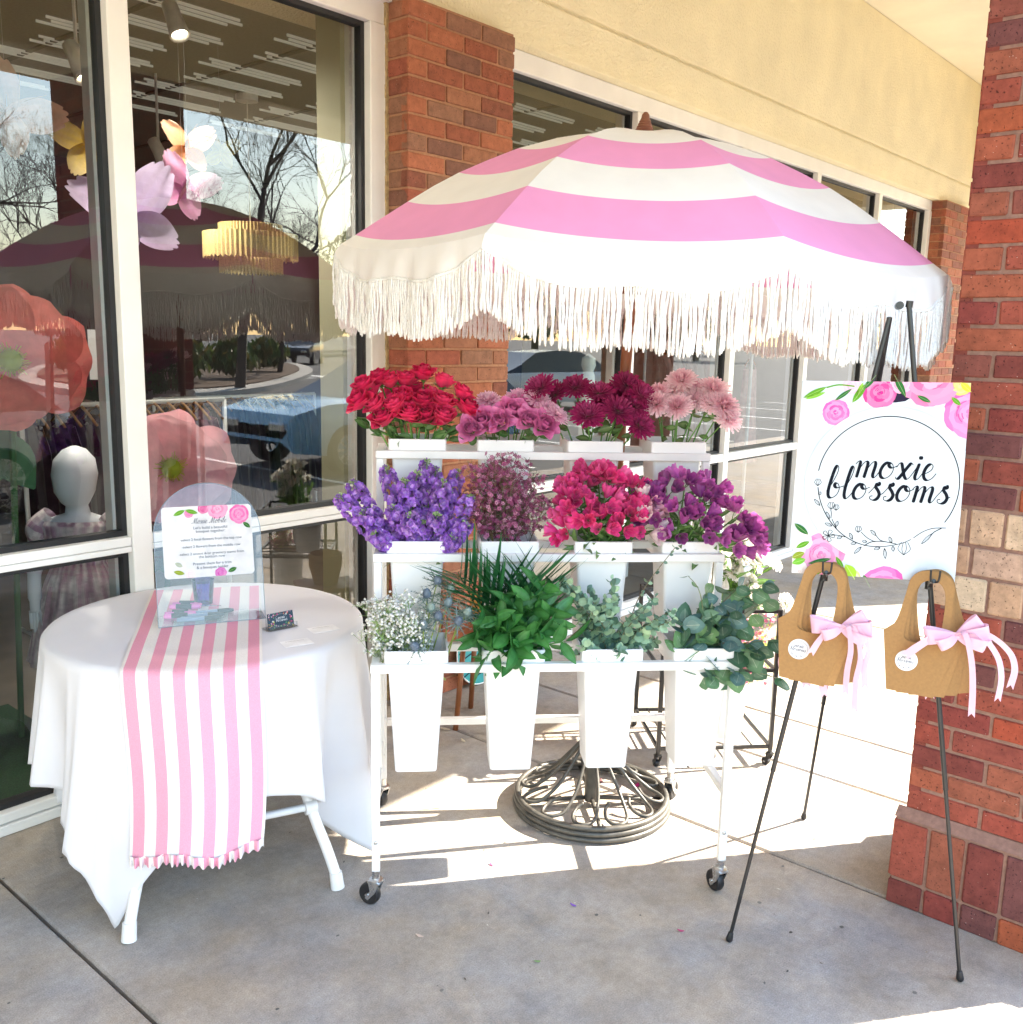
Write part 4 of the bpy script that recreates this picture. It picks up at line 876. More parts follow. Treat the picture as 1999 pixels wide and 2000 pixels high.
ht = on_a(408, 943)[1]; arch = [(0, 0), (AW, 0), (AW, ht-AW/2)]+[(AW/2+AW/2*math.cos(R(t)), ht-AW/2+AW/2*math.sin(R(t))) for t in range(6, 180, 6)]+[(0, ht-AW/2)]
mb = MB(); mb.prism(arch, -.0035, 0); mb.build('arched_panel', K['acrylic2'], stand)
mb = MB(); mb.box((0, .0, -.12), (AW, .0035, -.004)); o = mb.build('foot_plate', clear('thin_acrylic', (.96, .97, .98), 1.4, .5), stand); o.rotation_euler = (tl, 0, 0)
mb = MB()
for i in range(len(arch)):
    a, b = arch[i], arch[(i+1) % len(arch)]; mb.tube([(a[0], a[1], -.0018), (b[0], b[1], -.0018)], .0011, 4)
mb.build('polished_edge', mat('acrylic_edge', (.30, .36, .42), .2, nz=(10, .1)), stand)
q0 = on_a(319, 1130); q1 = on_a(487, 984); PX0, PY0, PX1, PY1 = q0[0]+.004, q0[1]-.004, q1[0]+.004, q1[1]
PW, PH = PX1-PX0, PY1-PY0
sh = bpy.data.objects.new('print_sheet', None); COL.objects.link(sh); sh.parent = stand; sh.location = (PX0, PY0, .0012); sh.empty_display_size = .02
pts = [(x+PW/2, y) for x, y in []]; r_ = .012; pl4 = []
for cx, cy, a0 in ((PW-r_, PH-r_, 0), (r_, PH-r_, 90), (r_, r_, 180), (PW-r_, r_, 270)): pl4 += [(cx+r_*math.cos(R(a0+t)), cy+r_*math.sin(R(a0+t))) for t in range(0, 91, 18)]
mb = MB(); mb.prism(pl4, 0, .0008); mb.build('paper', mat('matte_paper', (.66, .66, .68), .6), sh)
CLIP[0], CLIP[1] = PW, PH
for (u, v, r, c, sd) in ((.62, .95, .035, C('f08fb4'), 1), (.86, .86, .034, C('ea66aa'), 2), (.30, .90, .015, C('d858a0'), 3), (.46, .96, .018, C('c83a86'), 4), (.62, .04, .020, C('c85ab0'), 5), (.28, .05, .016, (.84, .83, .78), 6)): mb = MB(); flat_rose(mb, u*PW, v*PH, r, .0012, c, sd); mb.build('printed_rose', K['print'], sh)
for a, b, c in (((.13, .88), (.26, .95), GR), ((.26, .95), (.40, .90), GR), ((.90, .74), (.98, .66), GR2), ((.70, .05), (.80, .10), GR2), ((.10, .10), (.22, .06), C('8a9a34')), ((.12, .22), (.20, .16), C('a8b0a0'))): mb = MB(); flat_leaf(mb, a[0]*PW, a[1]*PH, b[0]*PW, b[1]*PH, .007, .0026, c); mb.build('printed_leaf', K['print'], sh)
mb = MB(); script(mb, 'Moxie Mobile', PW*.33, PH*.755, .0092, .0005, .0012, .0030, (.02, .05, .09), slant=.3); mb.build('heading', K['print'], sh)
for i, (v, t) in enumerate(((.675, "Let's build a beautiful"), (.625, 'bouquet together:'), (.515, '-select 2 focal flowers from the top row'), (.415, '-select 2 flowers from the middle row'), (.315, '-select 2 accent &/or greenery stems from'), (.265, 'the bottom row'), (.170, 'Present them for a trim'), (.115, '& a bouquet holder'))):
    text_mesh(sh, 'instruction_line', t, Matrix.Translation((PW*.53, PH*v, .0024)), .0125 if len(t) < 30 else .0118, (.05, .09, .14))
CLIP[0], CLIP[1] = BW, BH
# card holder with cards
h0 = on_z(548, 1224, TT); hd = (on_z(590, 1216, TT)-on_z(530, 1228, TT)); hd.z = 0; hd.normalize(); hn = Vector((hd.y, -hd.x, 0)); hn = hn if hn.dot(CAM-h0) > 0 else -hn
HM = Matrix((hd, -hn, Vector((0, 0, 1)))).transposed().to_4x4(); HM.translation = h0+Vector((0, 0, -.006))
ch_ = thing('card_holder', 'small clear holder of navy floral business cards', 'card holder'); ch_.matrix_world = HM
mb = MB(); mb.box((-.052, -.022, 0), (.052, .03, .004)); mb.box((-.048, -.022, .004), (.048, -.019, .020)); mb.box((-.048, .006, .004), (.048, .009, .045)); mb.build('holder', K['acrylic'], ch_)
cdm = bpy.data.objects.new('card', None); COL.objects.link(cdm); cdm.parent = ch_; cdm.matrix_local = Matrix.Translation((0, -.010, .005)) @ Matrix.Rotation(R(78), 4, 'X'); cdm.empty_display_size = .02
mb = MB(); mb.box((-.044, 0, -.006), (.044, .05, 0)); mb.build('card_stack', mat('navy_card', C('1d3c50'), .5), cdm)
mb = MB(); rr = random.Random(4)
for i in range(95):
    x, y = rr.uniform(-.042, .042), rr.uniform(.002, .048)
    if (x*x/(.024**2)+((y-.028)/.019)**2) < 1: continue
    c = rr.choice([C('e85a8c'), C('f0b0c4'), C('e8c84a'), C('5fa86a'), C('8cc878'), C('f0f0e8'), C('3a8a8a'), C('e07840')])
    if rr.random() < .5:
        for k in range(5): a = k*1.257; mb.poly([(x, y, .0005), (x+.0022*math.cos(a-.4), y+.0022*math.sin(a-.4), .0005), (x+.003*math.cos(a), y+.003*math.sin(a), .0005), (x+.0022*math.cos(a+.4), y+.0022*math.sin(a+.4), .0005)], c)
    else:
        a = rr.uniform(0, 6.3); mb.poly([(x, y, .0004), (x+.003*math.cos(a)-.001*math.sin(a), y+.003*math.sin(a)+.001*math.cos(a), .0004), (x+.006*math.cos(a), y+.006*math.sin(a), .0004), (x+.003*math.cos(a)+.001*math.sin(a), y+.003*math.sin(a)-.001*math.cos(a), .0004)], c)
script(mb, 'moxie', -.010, .030, .0052, .0003, .0009, .0006, (.85, .85, .85)); script(mb, 'blossoms', -.017, .0215, .0052, .0003, .0009, .0006, (.85, .85, .85))
pen(mb, [(.020*math.cos(R(a)), .028+.017*math.sin(R(a))) for a in range(0, 185, 15)], .0003, .0004, .0006, (.8, .8, .8), 3)
mb.build('card_print', K['print'], cdm)
for i, (px, py, rz, lb) in enumerate(((580, 1256, -.16, 'white paper card near the front edge of the round table'), (632, 1229, -.12, 'white paper card behind, by the right edge of the round table'))):
    p = on_z(px, py, TZt+.004); mb = MB(); mb.box((-.045, -.030, 0), (.045, .030, .0012)); mb.box((-.030, .018, .0012), (.030, .0185, .0014), mi=1)
    tag(mb.build('paper_card', [mat('card_stock', (.82, .82, .84), .5), K['rubber']], loc=(p.x, p.y, TZt+.0045), rot=(0, 0, math.atan2(hd.y, hd.x)+rz)), lb, 'card', 'paper cards on the round table')
# scissors and markers behind the acrylic
K['pinkplastic'] = mat('pink_plastic', C('e070b4'), .35); K['greyplastic'] = mat('grey_plastic', C('8c98ac'), .4)
def on_t(px, py): p = on_z(px, py, TT+.008); p.z = 0; return p
for i, (a, b, lb) in enumerate((((335, 1184), (455, 1184), 'upper pair of pink and black handled snips'), ((322, 1203), (430, 1197), 'lower pair of pink and black handled snips'))):
    A, B = on_t(*a), on_t(*b); d = (B-A); L = .175; d.normalize(); M = Matrix((d, Vector((-d.y, d.x, 0)), Vector((0, 0, 1)))).transposed().to_4x4(); M.translation = A+Vector((0, 0, TT+.0095)) 
    t = thing('garden_snips', lb+' behind the acrylic stand', 'scissors', group='snips on the table'); t.matrix_world = M
    for s in (-1, 1):
        mb = MB(); mb.tube(cat_rom([(0, .012*s, 0), (.03, .020*s, 0), (.07, .017*s, 0), (.095, .004*s, 0)], 4), [.0085]*13, 8); mb.build('handle', K['pinkplastic'], t, smooth=True)
        mb = MB(); mb.tube([(.022, .0215*s, .003), (.072, .0205*s, .003)], .0092, 8); mb.build('grip', K['rubber'], t, smooth=True)
        mb = MB(); mb.prism([(.09, .001*s), (.10, .006*s), (.165, .0005*s), (.09, -.001*s)][::s], -.001, .001); mb.build('blade', K['zinc'], t)
for i, (a, b, lb) in enumerate((((345, 1212), (440, 1205), 'front grey marker with a black cap'), ((352, 1205), (444, 1199), 'middle grey marker with a black cap'), ((372, 1199), (438, 1193), 'rear grey marker with a black cap'))):
    A, B = on_t(*a), on_t(*b); d = (B-A).normalized(); M = frame(d, p=A+Vector((0, 0, TT+.0085))); t = thing('marker_pen', lb+' on the runner', 'marker', group='markers on the table'); t.matrix_world = M
    mb = MB(); mb.lathe([(.0, 0), (.006, 0), (.008, .004), (.008, .085), (.0, .085)], 12, cap=False); mb.build('barrel', K['greyplastic'], t, smooth=True, angle=40)
    mb = MB(); mb.lathe([(.0, .086), (.0083, .086), (.0083, .12), (.005, .138), (.0, .139)], 12, cap=False); mb.build('cap', K['rubber'], t, smooth=True, angle=40)
p = on_z(398, 1178, TT); mb = MB(); mb.lathe([(.0, 0), (.030, 0), (.038, .085), (.036, .085), (.028, .004), (.0, .004)], 24, cap=False)
tag(mb.build('tumbler', clear('lilac_glass', (.55, .45, .85), 1.45, 1.5), smooth=True, angle=40, loc=(p.x, p.y, TT)), 'lilac plastic tumbler behind the acrylic stand', 'cup')

# ================================================================ FLOWERS
G1, G2, G3, G4 = C('4a7a34'), C('6c9a46'), C('36622c'), C('84a552')
def petal(mb, M, L, W, cup, curl, c0, c1, nu=4, nv=3, ruf=0, ph=0, pr=(.86, .10, .75)):
    def f(u, v):
        t = u; s = (v-.5)*2; w = W*(math.sin(math.pi*min(1, t*pr[0]+pr[1]))**pr[2])
        x = s*w/2; z = L*t; y = cup*(s*s-.3)*w + curl*t*t + ruf*math.sin(s*6+ph)*t
        return (x, y, z-(.22*L*s*s*t*t if pr[0] < .7 else 0))
    mb.grid(nu, nv, f, lambda u, v: mix(c0, c1, u), M=M)
def rose_mesh(c_in, c_out, open_=1.0, seed=0):
    rr = random.Random(seed); mb = MB(); n = 0
    for ring, (cnt, L, W, tilt, rad, curl) in enumerate(((3, .036, .020, 2, .002, -.004), (3, .038, .026, 5, .0045, -.004), (4, .039, .034, 10, .008, -.001), (4, .038, .040, 17, .0115, .006), (4, .037, .044, 25, .014, .013), (3, .034, .046, 38, .015, .018))):
        for i in range(cnt):
            a = 2*math.pi*i/cnt+ring*.9+rr.uniform(-.15, .15); tl = R(tilt*open_+rr.uniform(-3, 3))
            M = Matrix.Rotation(a, 4, 'Z') @ Matrix.Translation((0, rad*open_, 0)) @ Matrix.Rotation(-tl, 4, 'X')
            k = ring/5; petal(mb, M, L*rr.uniform(.94, 1.05), W, -.42, curl*rr.uniform(.6, 1.2)*open_, mix(c_in, c_out, k*.6), mix(c_in, c_out, min(1, k*.8+.3)), 6, 6, ruf=.0012*k, ph=rr.uniform(0, 6), pr=(.60, .20, .7))
    for i in range(5):
        a = i*1.257; M = Matrix.Rotation(a, 4, 'Z') @ Matrix.Translation((0, .006, -.004)) @ Matrix.Rotation(R(-58), 4, 'X'); petal(mb, M, .026, .009, .2, .006, G1, G2, 4, 2)
    mb.lathe([(.002, -.014), (.0065, -.008), (.0085, .002), (.006, .006)], 8, G2)
    return mb.mesh('bloom', K['petal'], True)
def mum_mesh(c_base, c_tip, c_mid, seed=0, rmax=.050, flat=.0):
    rr = random.Random(seed); mb = MB()
    for ring in range(8):
        k = ring/7; cnt = int(11+20*k); L = lerp(.012, rmax*.92, k**.8); tl = lerp(8, 84+flat, k**1.0)
        for i in range(cnt):
            a = 2*math.pi*i/cnt+ring*1.7+rr.uniform(-.1, .1); t2 = R(tl+rr.uniform(-7, 7)); LL = L*rr.uniform(.9, 1.1); W = lerp(.0035, .0088, k)
            M = Matrix.Rotation(a, 4, 'Z') @ Matrix.Translation((0, .002+.006*k, .006*(1-k))) @ Matrix.Rotation(-t2, 4, 'X')
            cb = mix(c_mid, c_base, min(1, k*1.6)); ct = mix(c_mid, c_tip, min(1, k*1.3)); sgn = -1 if k < .55 else 1
            def f(u, v, LL=LL, W=W, sgn=sgn, k=k):
                s = (v-.5)*2; w = W*(.45+.55*math.sin(math.pi*min(1, u*.75+.12))); return (s*w/2, (.32*s*s*w)+(-.010*u*u if k < .4 else -.006*u*u+.004*u)*(1 if k < .7 else -.4), LL*u)
            mb.grid(4, 2, f, lambda u, v, cb=cb, ct=ct: mix(cb, ct, u**.8), M=M)
    mb.lathe([(.003, -.012), (.009, -.006), (.013, .001), (.006, .006)], 9, G1)
    return mb.mesh('bloom', K['petal'], True)
def leaf_mesh(L, W, col, fold_=.25, droop=.12, col2=None, tip=1.0, n=6, stalk=0, rnd=.8):
    mb = MB(); col2 = col2 or mix(col, (.5, .65, .3), .22)
    def f(u, v):
        s = (v-.5)*2; w = W*(math.sin(math.pi*(u**.8))**rnd if u < 1 else 0)+.0004
        return (s*w/2, fold_*abs(s)*w*.5-droop*L*u*u, L*u+stalk)
    mb.grid(n, 4, f, lambda u, v: col2 if abs(v-.5) < .13 else mix(col, mix(col, (.2, .35, .1), .3), abs(v-.5)))
    if stalk: mb.tube([(0, 0, 0), (0, 0, stalk)], .0008, 4, col2)
    return mb.mesh('leaf', K['leaf'], True)
def stem_path(base, head, bend=None, n=7):
    base, head = Vector(base), Vector(head); m = base.lerp(head, .55); b = Vector(bend) if bend is not None else Vector((random.uniform(-.01, .01), random.uniform(-.01, .01), 0))
    hz = Vector((head.x-base.x, head.y-base.y, 0))
    return cat_rom([base, m-hz*.10+b, head], n)
def bucket_c(i, k): return Vector((BU[i], TV[k]+.0925, TZ[k]))
LEAF = {'rose': leaf_mesh(.052, .032, G3), 'rose2': leaf_mesh(.06, .034, C('47703a')), 'mum': leaf_mesh(.05, .026, C('4c6c38')), 'lance': leaf_mesh(.085, .021, C('3d6a34'), .3, .25), 'lance2': leaf_mesh(.075, .018, C('5f8c44'), .3, .35),
        'ruscus': leaf_mesh(.075, .030, C('34823a'), .22, .12, C('4f8f4c')), 'ruscus2': leaf_mesh(.085, .034, C('297034'), .22, .2, C('46864a')), 'dollar': None, 'stock': leaf_mesh(.07, .014, C('5c7c4c'), .2, .5)}
def put_leaf(parent, key, p, d, sc=1, roll=None, name='leaf'):
    M = frame(d, p=p) @ Matrix.Rotation(random.uniform(0, 6.3) if roll is None else roll, 4, 'Z') @ Matrix.Scale(sc, 4)
    return inst(name, LEAF[key] if isinstance(key, str) else key, parent, M=M)
def to_local(P): return CM.inverted() @ Vector(P)
def add_stem(t, path, r0=.0028, r1=.0022, col=None, nm='stem'):
    mb = MB(); n = len(path); mb.tube(path, [lerp(r0, r1, i/(n-1)) for i in range(n)], 6, col or mix(G2, G1, random.random())); return mb.build(nm, K['stem'], t, smooth=True)
def headed(name, label, cat, group, mesh, i, k, px, py, v, sc=1.0, face_=.5, leaves=0, lk='rose', up=.6, lean=None):
    """one cut stem: its bloom stands at photo pixel px,py in the upright plane v of the cart"""
    H = to_local(on_v(px, py, v)); B = bucket_c(i, k); c = to_local(CAM); base = Vector((B.x+(H.x-B.x)*.22+random.uniform(-.02, .02), B.y+(H.y-B.y)*.2+random.uniform(-.02, .02), B.z-.06))
    out = (H-Vector((B.x, B.y, B.z-.08))).normalized(); ax = (out*up+(c-H).normalized()*face_+Vector((random.uniform(-.2, .2), random.uniform(-.2, .2), random.uniform(-.1, .2)))).normalized()
    t = thing(name, label, cat, CO, (0, 0, CROT), group)
    hb = H-ax*.012*sc; pth = cat_rom([base, base.lerp(hb, .5)-Vector((0, 0, 0))+out*.0, hb-ax*.02*sc, hb], 5); add_stem(t, pth)
    inst('bloom', mesh, t, M=frame(ax, p=H-ax*.010*sc) @ Matrix.Rotation(random.uniform(0, 6.3), 4, 'Z') @ Matrix.Scale(sc, 4))
    for q in range(leaves):
        p = base.lerp(hb, random.uniform(.45, .85)); a = random.uniform(0, 6.3); put_leaf(t, lk if random.random() < .6 or lk != 'rose' else 'rose2', p, (math.cos(a), math.sin(a)-.3, random.uniform(-.2, .5)), random.uniform(.7, 1.15))
    return t
def c6(x, y): return (640+.2279*x, 680+.2279*y)
def c7(x, y): return (1040+.2589*x, 680+.2589*y)
RED = [rose_mesh(C('a80a42'), C('f23470'), .80, 1), rose_mesh(C('9c083a'), C('ea2866'), .95, 2), rose_mesh(C('b40c44'), C('f6427a'), .65, 3)]
for n, (x, y, v) in enumerate(((310, 330, .45), (285, 455, .42), (410, 490, .42), (480, 605, .41), (440, 270, .50), (535, 295, .50), (670, 285, .52), (825, 225, .52), (990, 300, .50), (1150, 395, .47), (1200, 525, .45), (580, 505, .42), (705, 570, .41), (845, 585, .41), (990, 600, .41), (645, 430, .47), (815, 465, .45), (985, 480, .46), (355, 400, .48), (740, 370, .55), (900, 420, .54), (560, 400, .55))):
    headed('red_rose', 'single red rose stem in the top left bucket', 'rose', 'red roses in the top left bucket', RED[n % 3], 0, 2, *c6(x, y), v, random.uniform(1.14, 1.4), .2, 2 if n % 2 else 3, up=1.0)
for (x, y, v) in ((300, 640, .42), (400, 700, .41), (1090, 690, .44), (1110, 770, .43), (520, 700, .42), (960, 745, .41)):
    H = to_local(on_v(*c6(x, y), v)); B = bucket_c(0, 2); t = thing('rose_leaf_stem', 'green rose leaves spilling over the rim of the red rose bucket', 'leaf', CO, (0, 0, CROT), 'rose leaves over the red rose bucket'); d = (H-Vector((B.x, B.y, B.z-.02)))
    add_stem(t, [Vector((B.x, B.y, B.z)), H]); put_leaf(t, 'rose', H-d.normalized()*.03, d, 1.1, name='leaf'); put_leaf(t, 'rose2', H-d.normalized()*.03, (d.x+.05, d.y-.05, d.z), .95)
MAU = [rose_mesh(C('c04a94'), C('f094ca'), .9, 4), rose_mesh(C('b44088'), C('e888c0'), 1.0, 5)]
for n, (x, y, v) in enumerate(((1225, 690, .42), (1330, 630, .42), (1480, 625, .41), (1580, 540, .43), (1720, 615, .41), (1860, 655, .41), (1400, 560, .47), (1665, 510, .48))):
    headed('mauve_rose', 'single mauve pink rose stem in the second top bucket', 'rose', 'mauve roses in the second top bucket', MAU[n % 2], 1, 2, *c6(x, y), v, random.uniform(1.1, 1.24), .75, 2, up=.6)
MUP = [mum_mesh(C('e478b8'), C('fadcec'), C('f8d8e8'), 1), mum_mesh(C('dc6cb0'), C('f6cce2'), C('f0bcd8'), 2)]
for n, (x, y, v) in enumerate(((1370, 430, .48), (1640, 420, .50), (1815, 430, .48), (1905, 530, .44))):
    headed('striped_chrysanthemum', 'pink and white striped chrysanthemum above the mauve roses', 'chrysanthemum', 'striped chrysanthemums in the second top bucket', MUP[n % 2], 1, 2, *c6(x, y), v, random.uniform(.80, .92), .5, 1, 'mum', up=.7)
headed('striped_chrysanthemum', 'pink striped chrysanthemum lowest at the right of the mauve roses', 'chrysanthemum', 'striped chrysanthemums in the second top bucket', MUP[0], 1, 2, *c7(195, 490), .42, .86, .3, 1, 'mum', up=.9)
BUR = [mum_mesh(C('8c0e54'), C('b4206c'), C('cc5c98'), 3), mum_mesh(C('7c0c4a'), C('a41a60'), C('b84480'), 4)]
for n, (x, y, v) in enumerate(((50, 280, .50), (325, 275, .50), (500, 315, .48), (730, 260, .50), (420, 490, .42), (660, 455, .42), (840, 340, .47), (820, 570, .42), (780, 420, .46), (160, 330, .52), (560, 380, .50), (640, 330, .53))):
    headed('burgundy_chrysanthemum', 'deep burgundy chrysanthemum stem in the third top bucket', 'chrysanthemum', 'burgundy chrysanthemums in the third top bucket', BUR[n % 2], 2, 2, *c7(x, y), v, random.uniform(1.02, 1.2), .55, 3, 'mum', up=.7)
PAL = [mum_mesh(C('f6b8ca'), C('fff0f2'), C('f4c0d0'), 5), mum_mesh(C('f2aabf'), C('fde6ec'), C('efa4bc'), 6)]
for n, (x, y, v) in enumerate(((1125, 225, .50), (945, 330, .49), (1060, 300, .52), (1090, 430, .42), (1370, 295, .49), (1450, 420, .43), (1245, 375, .47), (935, 410, .45), (1485, 520, .42), (1240, 290, .52), (1350, 400, .45))):
    headed('pale_pink_chrysanthemum', 'pale pink chrysanthemum stem in the top right bucket', 'chrysanthemum', 'pale pink chrysanthemums in the top right bucket', PAL[n % 2], 3, 2, *c7(x, y), v, random.uniform(.98, 1.14), .5, 2, 'mum', up=.7)

# ---- fillers: a whole cut stem is built per object
def spray_pts(i, k, du, dv, h): B = bucket_c(i, k); return Vector((B.x+random.uniform(-.05, .05), B.y+random.uniform(-.04, .04), B.z-.08)), Vector((B.x+du, B.y+dv, B.z+h))
def floret(mb, p, ax, s, cols, rr, np_=6):
    M0 = frame(ax, p=p) @ Matrix.Rotation(rr.uniform(0, 6.3), 4, 'Z')
    for l in range(2):
        for q in range(np_-l*2):
            a = 2*math.pi*q/(np_-l*2)+l*.5; c = rr.choice(cols); M = M0 @ Matrix.Rotation(a, 4, 'Z') @ Matrix.Rotation(R(-62+28*l+rr.uniform(-12, 12)), 4, 'X')
            petal(mb, M, s*(1-.25*l), s*.9, -.3, .002, mix(c, (1, .9, 1), .35), c, 3, 2, ruf=s*.08, ph=rr.uniform(0, 6))
VIO = [C('8838c0'), C('7428b0'), C('9c4ed0'), C('ac66d8'), C('7a2ea8'), C('c890e4')]
def stock(du, dv, h, seed):
    rr = random.Random(seed); b, tip = spray_pts(0, 1, du, dv, h); t = thing('stock_stem', 'violet stock flower spike in the middle left bucket', 'flower', CO, (0, 0, CROT), 'violet stock stems in the middle left bucket')
    pth = cat_rom([b, b.lerp(tip, .6)+Vector((du*.1, -.01, .02)), tip], 8); add_stem(t, pth, .0032, .0016, C('7a9a5c')); mb = MB(); n = len(pth); N = 21
    for q in range(N):
        f = .34+.54*q/N; j = min(n-2, int(f*(n-1))); p = pth[j].lerp(pth[j+1], f*(n-1)-j); a = q*2.4; d = (pth[j+1]-pth[j]).normalized()
        sd = frame(d) @ Vector((math.cos(a), math.sin(a), .25)); floret(mb, p+sd*.018, sd, 0.0215*(1.1-.3*q/N), VIO, rr)
    mb.build('blossoms', K['petal'], t, smooth=True); mb = MB()
    for q in range(16):
        f = .86+.14*q/16; j = min(n-2, int(f*(n-1))); p = pth[j].lerp(pth[j+1], f*(n-1)-j); a = q*2.4; d = (pth[j+1]-pth[j]).normalized(); sd = frame(d) @ Vector((math.cos(a), math.sin(a), .7)); e = p+sd*.011*(1.2-q/20)
        mb.tube([p, e], .0007, 4, C('8caa6c')); mb.lathe([(.0, -.004), (.0028, -.001), (.0024, .003), (.0, .005)], 6, rr.choice([C('9cb47c'), C('86a068'), C('8c6aa8')]), M=frame(sd, p=e), cap=False)
    mb.build('buds', K['stem'], t, smooth=True)
    for q in range(2): put_leaf(t, 'stock', b.lerp(tip, rr.uniform(.3, .5)), (math.cos(q*3+seed), math.sin(q*3+seed)-.4, .3), 1)
for n, (du, dv, h) in enumerate(((-.24, -.03, .17), (-.17, -.05, .12), (-.10, .04, .25), (-.04, -.03, .22), (.03, .05, .27), (.08, -.04, .22), (.13, .03, .24), (.17, -.04, .17), (-.13, -.09, .06), (.11, -.09, .05), (-.02, -.09, .12), (.06, -.08, .12), (-.06, .02, .17), (.02, -.06, .09), (.15, -.07, .09), (-.2, .0, .21), (.0, .0, .24), (-.08, -.06, .14), (.10, .0, .18), (.06, .02, .25))): stock(du, dv, h, 30+n)
def branchy(t, b, tip, nb, spread, rr, col, lv=.0012):
    """fine branching stem: returns twig ends"""
    pth = cat_rom([b, b.lerp(tip, .5)+Vector((rr.uniform(-.01, .01), rr.uniform(-.01, .01), 0)), tip], 5); mb = MB(); mb.tube(pth, [lerp(.0018, .0009, i/(len(pth)-1)) for i in range(len(pth))], 5, col); ends = [tip]
    for q in range(nb):
        f = rr.uniform(.45, .98); j = min(len(pth)-2, int(f*(len(pth)-1))); p = pth[j]; e = p+Vector((rr.uniform(-1, 1)*spread, rr.uniform(-1, 1)*spread, rr.uniform(.25, 1.2)*spread)); m = p.lerp(e, .5)+Vector((0, 0, spread*.12)); mb.tube([p, m, e], lv*.6, 4, col); ends.append(e)
        for w in range(3):
            e2 = m+Vector((rr.uniform(-.5, .5)*spread, rr.uniform(-.5, .5)*spread, rr.uniform(.1, .7)*spread)); mb.tube([m, e2], lv*.45, 3, col); ends.append(e2)
    mb.build('stem', K['stem'], t); return ends
def tiny(mb, p, s, c, c2, rr):
    M = frame((rr.uniform(-.7, .7), rr.uniform(-1, .2), rr.uniform(.1, 1)), p=p) @ Matrix.Rotation(rr.uniform(0, 6), 4, 'Z')
    for q in range(5): a = q*1.257; ca, sa = math.cos(a), math.sin(a); mb.add([(0, 0, 0), (s*math.cos(a-.5)*.8, s*math.sin(a-.5)*.8, s*.12), (s*ca, s*sa, s*.2), (s*math.cos(a+.5)*.8, s*math.sin(a+.5)*.8, s*.12)], [(0, 1, 2, 3)], c, M=M)
    mb.add([(s*.25*math.cos(q*2.1), s*.25*math.sin(q*2.1), s*.15) for q in range(3)], [(0, 1, 2)], c2, M=M)
for n in range(22):
    rr = random.Random(200+n); b, tip = spray_pts(1, 1, rr.uniform(-.125, .125), rr.uniform(-.09, .09), rr.uniform(.12, .27)); t = thing('waxflower_stem', 'dusty pink waxflower sprig in the second middle bucket', 'flower', CO, (0, 0, CROT), 'waxflower sprigs in the second middle bucket')
    ends = branchy(t, b, tip, 13, .05, rr, mix(C('4c4a34'), C('6c5a3c'), rr.random())); mb = MB()
    for e in ends:
        for w in range(2): tiny(mb, e+Vector((rr.uniform(-.008, .008), rr.uniform(-.008, .008), rr.uniform(-.006, .008))), .0078, rr.choice([C('a8507c'), C('b86a90'), C('8a3c64'), C('c88aa4')]), C('5c1c3c'), rr)
    mb.build('blossoms', K['petal'], t); mb = MB()
    for e in ends[::2]:
        for w in range(3): mb.tube([e, e+Vector((rr.uniform(-.015, .015), rr.uniform(-.015, .015), rr.uniform(-.005, .02)))], .0006, 3, C('5a6a3c'))
    mb.build('needles', K['leaf'], t)
def trumpet(mb, p, ax, s, c0, c1, rr, opn=1.0):
    M0 = frame(ax, p=p) @ Matrix.Rotation(rr.uniform(0, 6.3), 4, 'Z')
    for q in range(6):
        inn = q % 2; M = M0 @ Matrix.Rotation(q*1.047, 4, 'Z') @ Matrix.Translation((0, s*.06, 0)) @ Matrix.Rotation(R(-(20+22*opn)+rr.uniform(-7, 7)), 4, 'X'); petal(mb, M, s*(1 if inn else .95), s*(.42 if inn else .55), -.40, -s*.20*opn, mix(c0, (1, .8, .8), .12) if inn else c0, c1, 5, 4, pr=(.70, .14, .75))
    for q in range(5): a = q*1.2; mb.tube([M0 @ Vector((0, 0, 0)), M0 @ Vector((math.cos(a)*s*.12, math.sin(a)*s*.12, s*.75))], .0006, 3, mix(c1, (.3, .05, .1), .5))
def alstro(i, label, grp, du, dv, h, seed, cols, nfl, white=False):
    rr = random.Random(seed); b, tip = spray_pts(i, 1, du, dv, h); t = thing('alstroemeria_stem', label, 'flower', CO, (0, 0, CROT), grp); pth = cat_rom([b, b.lerp(tip, .6)+Vector((0, -.008, .01)), tip], 6); add_stem(t, pth, .003, .0024, C('5f8a44')); d = (pth[-1]-pth[-2]).normalized()
    mb = MB(); gm = MB()
    for q in range(nfl):
        a = q*2.4+seed; sd = (frame(d) @ Vector((math.cos(a), math.sin(a), .9))).normalized(); sd = (sd+Vector((0, -.45, 0))).normalized(); e = tip+sd*rr.uniform(.025, .045); gm.tube([tip, tip.lerp(e, .5)+Vector((0, 0, .004)), e], .0013, 5, C('6c9450')); c = rr.choice(cols); trumpet(mb, e, sd, rr.uniform(.042, .054), c, mix(c, (.95, .75, .85) if white else (1, .3, .6), .15), rr, rr.uniform(.1, 1.0))
    mb.build('blossoms', K['petal'], t, smooth=True); gm.build('flower_stalks', K['stem'], t)
    for q in range(8): a = rr.uniform(0, 6.3); put_leaf(t, rr.choice(['lance', 'lance2']), b.lerp(tip, rr.uniform(.45, .98)), (math.cos(a), math.sin(a)-.3, rr.uniform(-.1, .7)), rr.uniform(.7, 1.1))
HOT = [C('e42282'), C('d81c78'), C('ec3c92'), C('c8166a'), C('f060a4')]
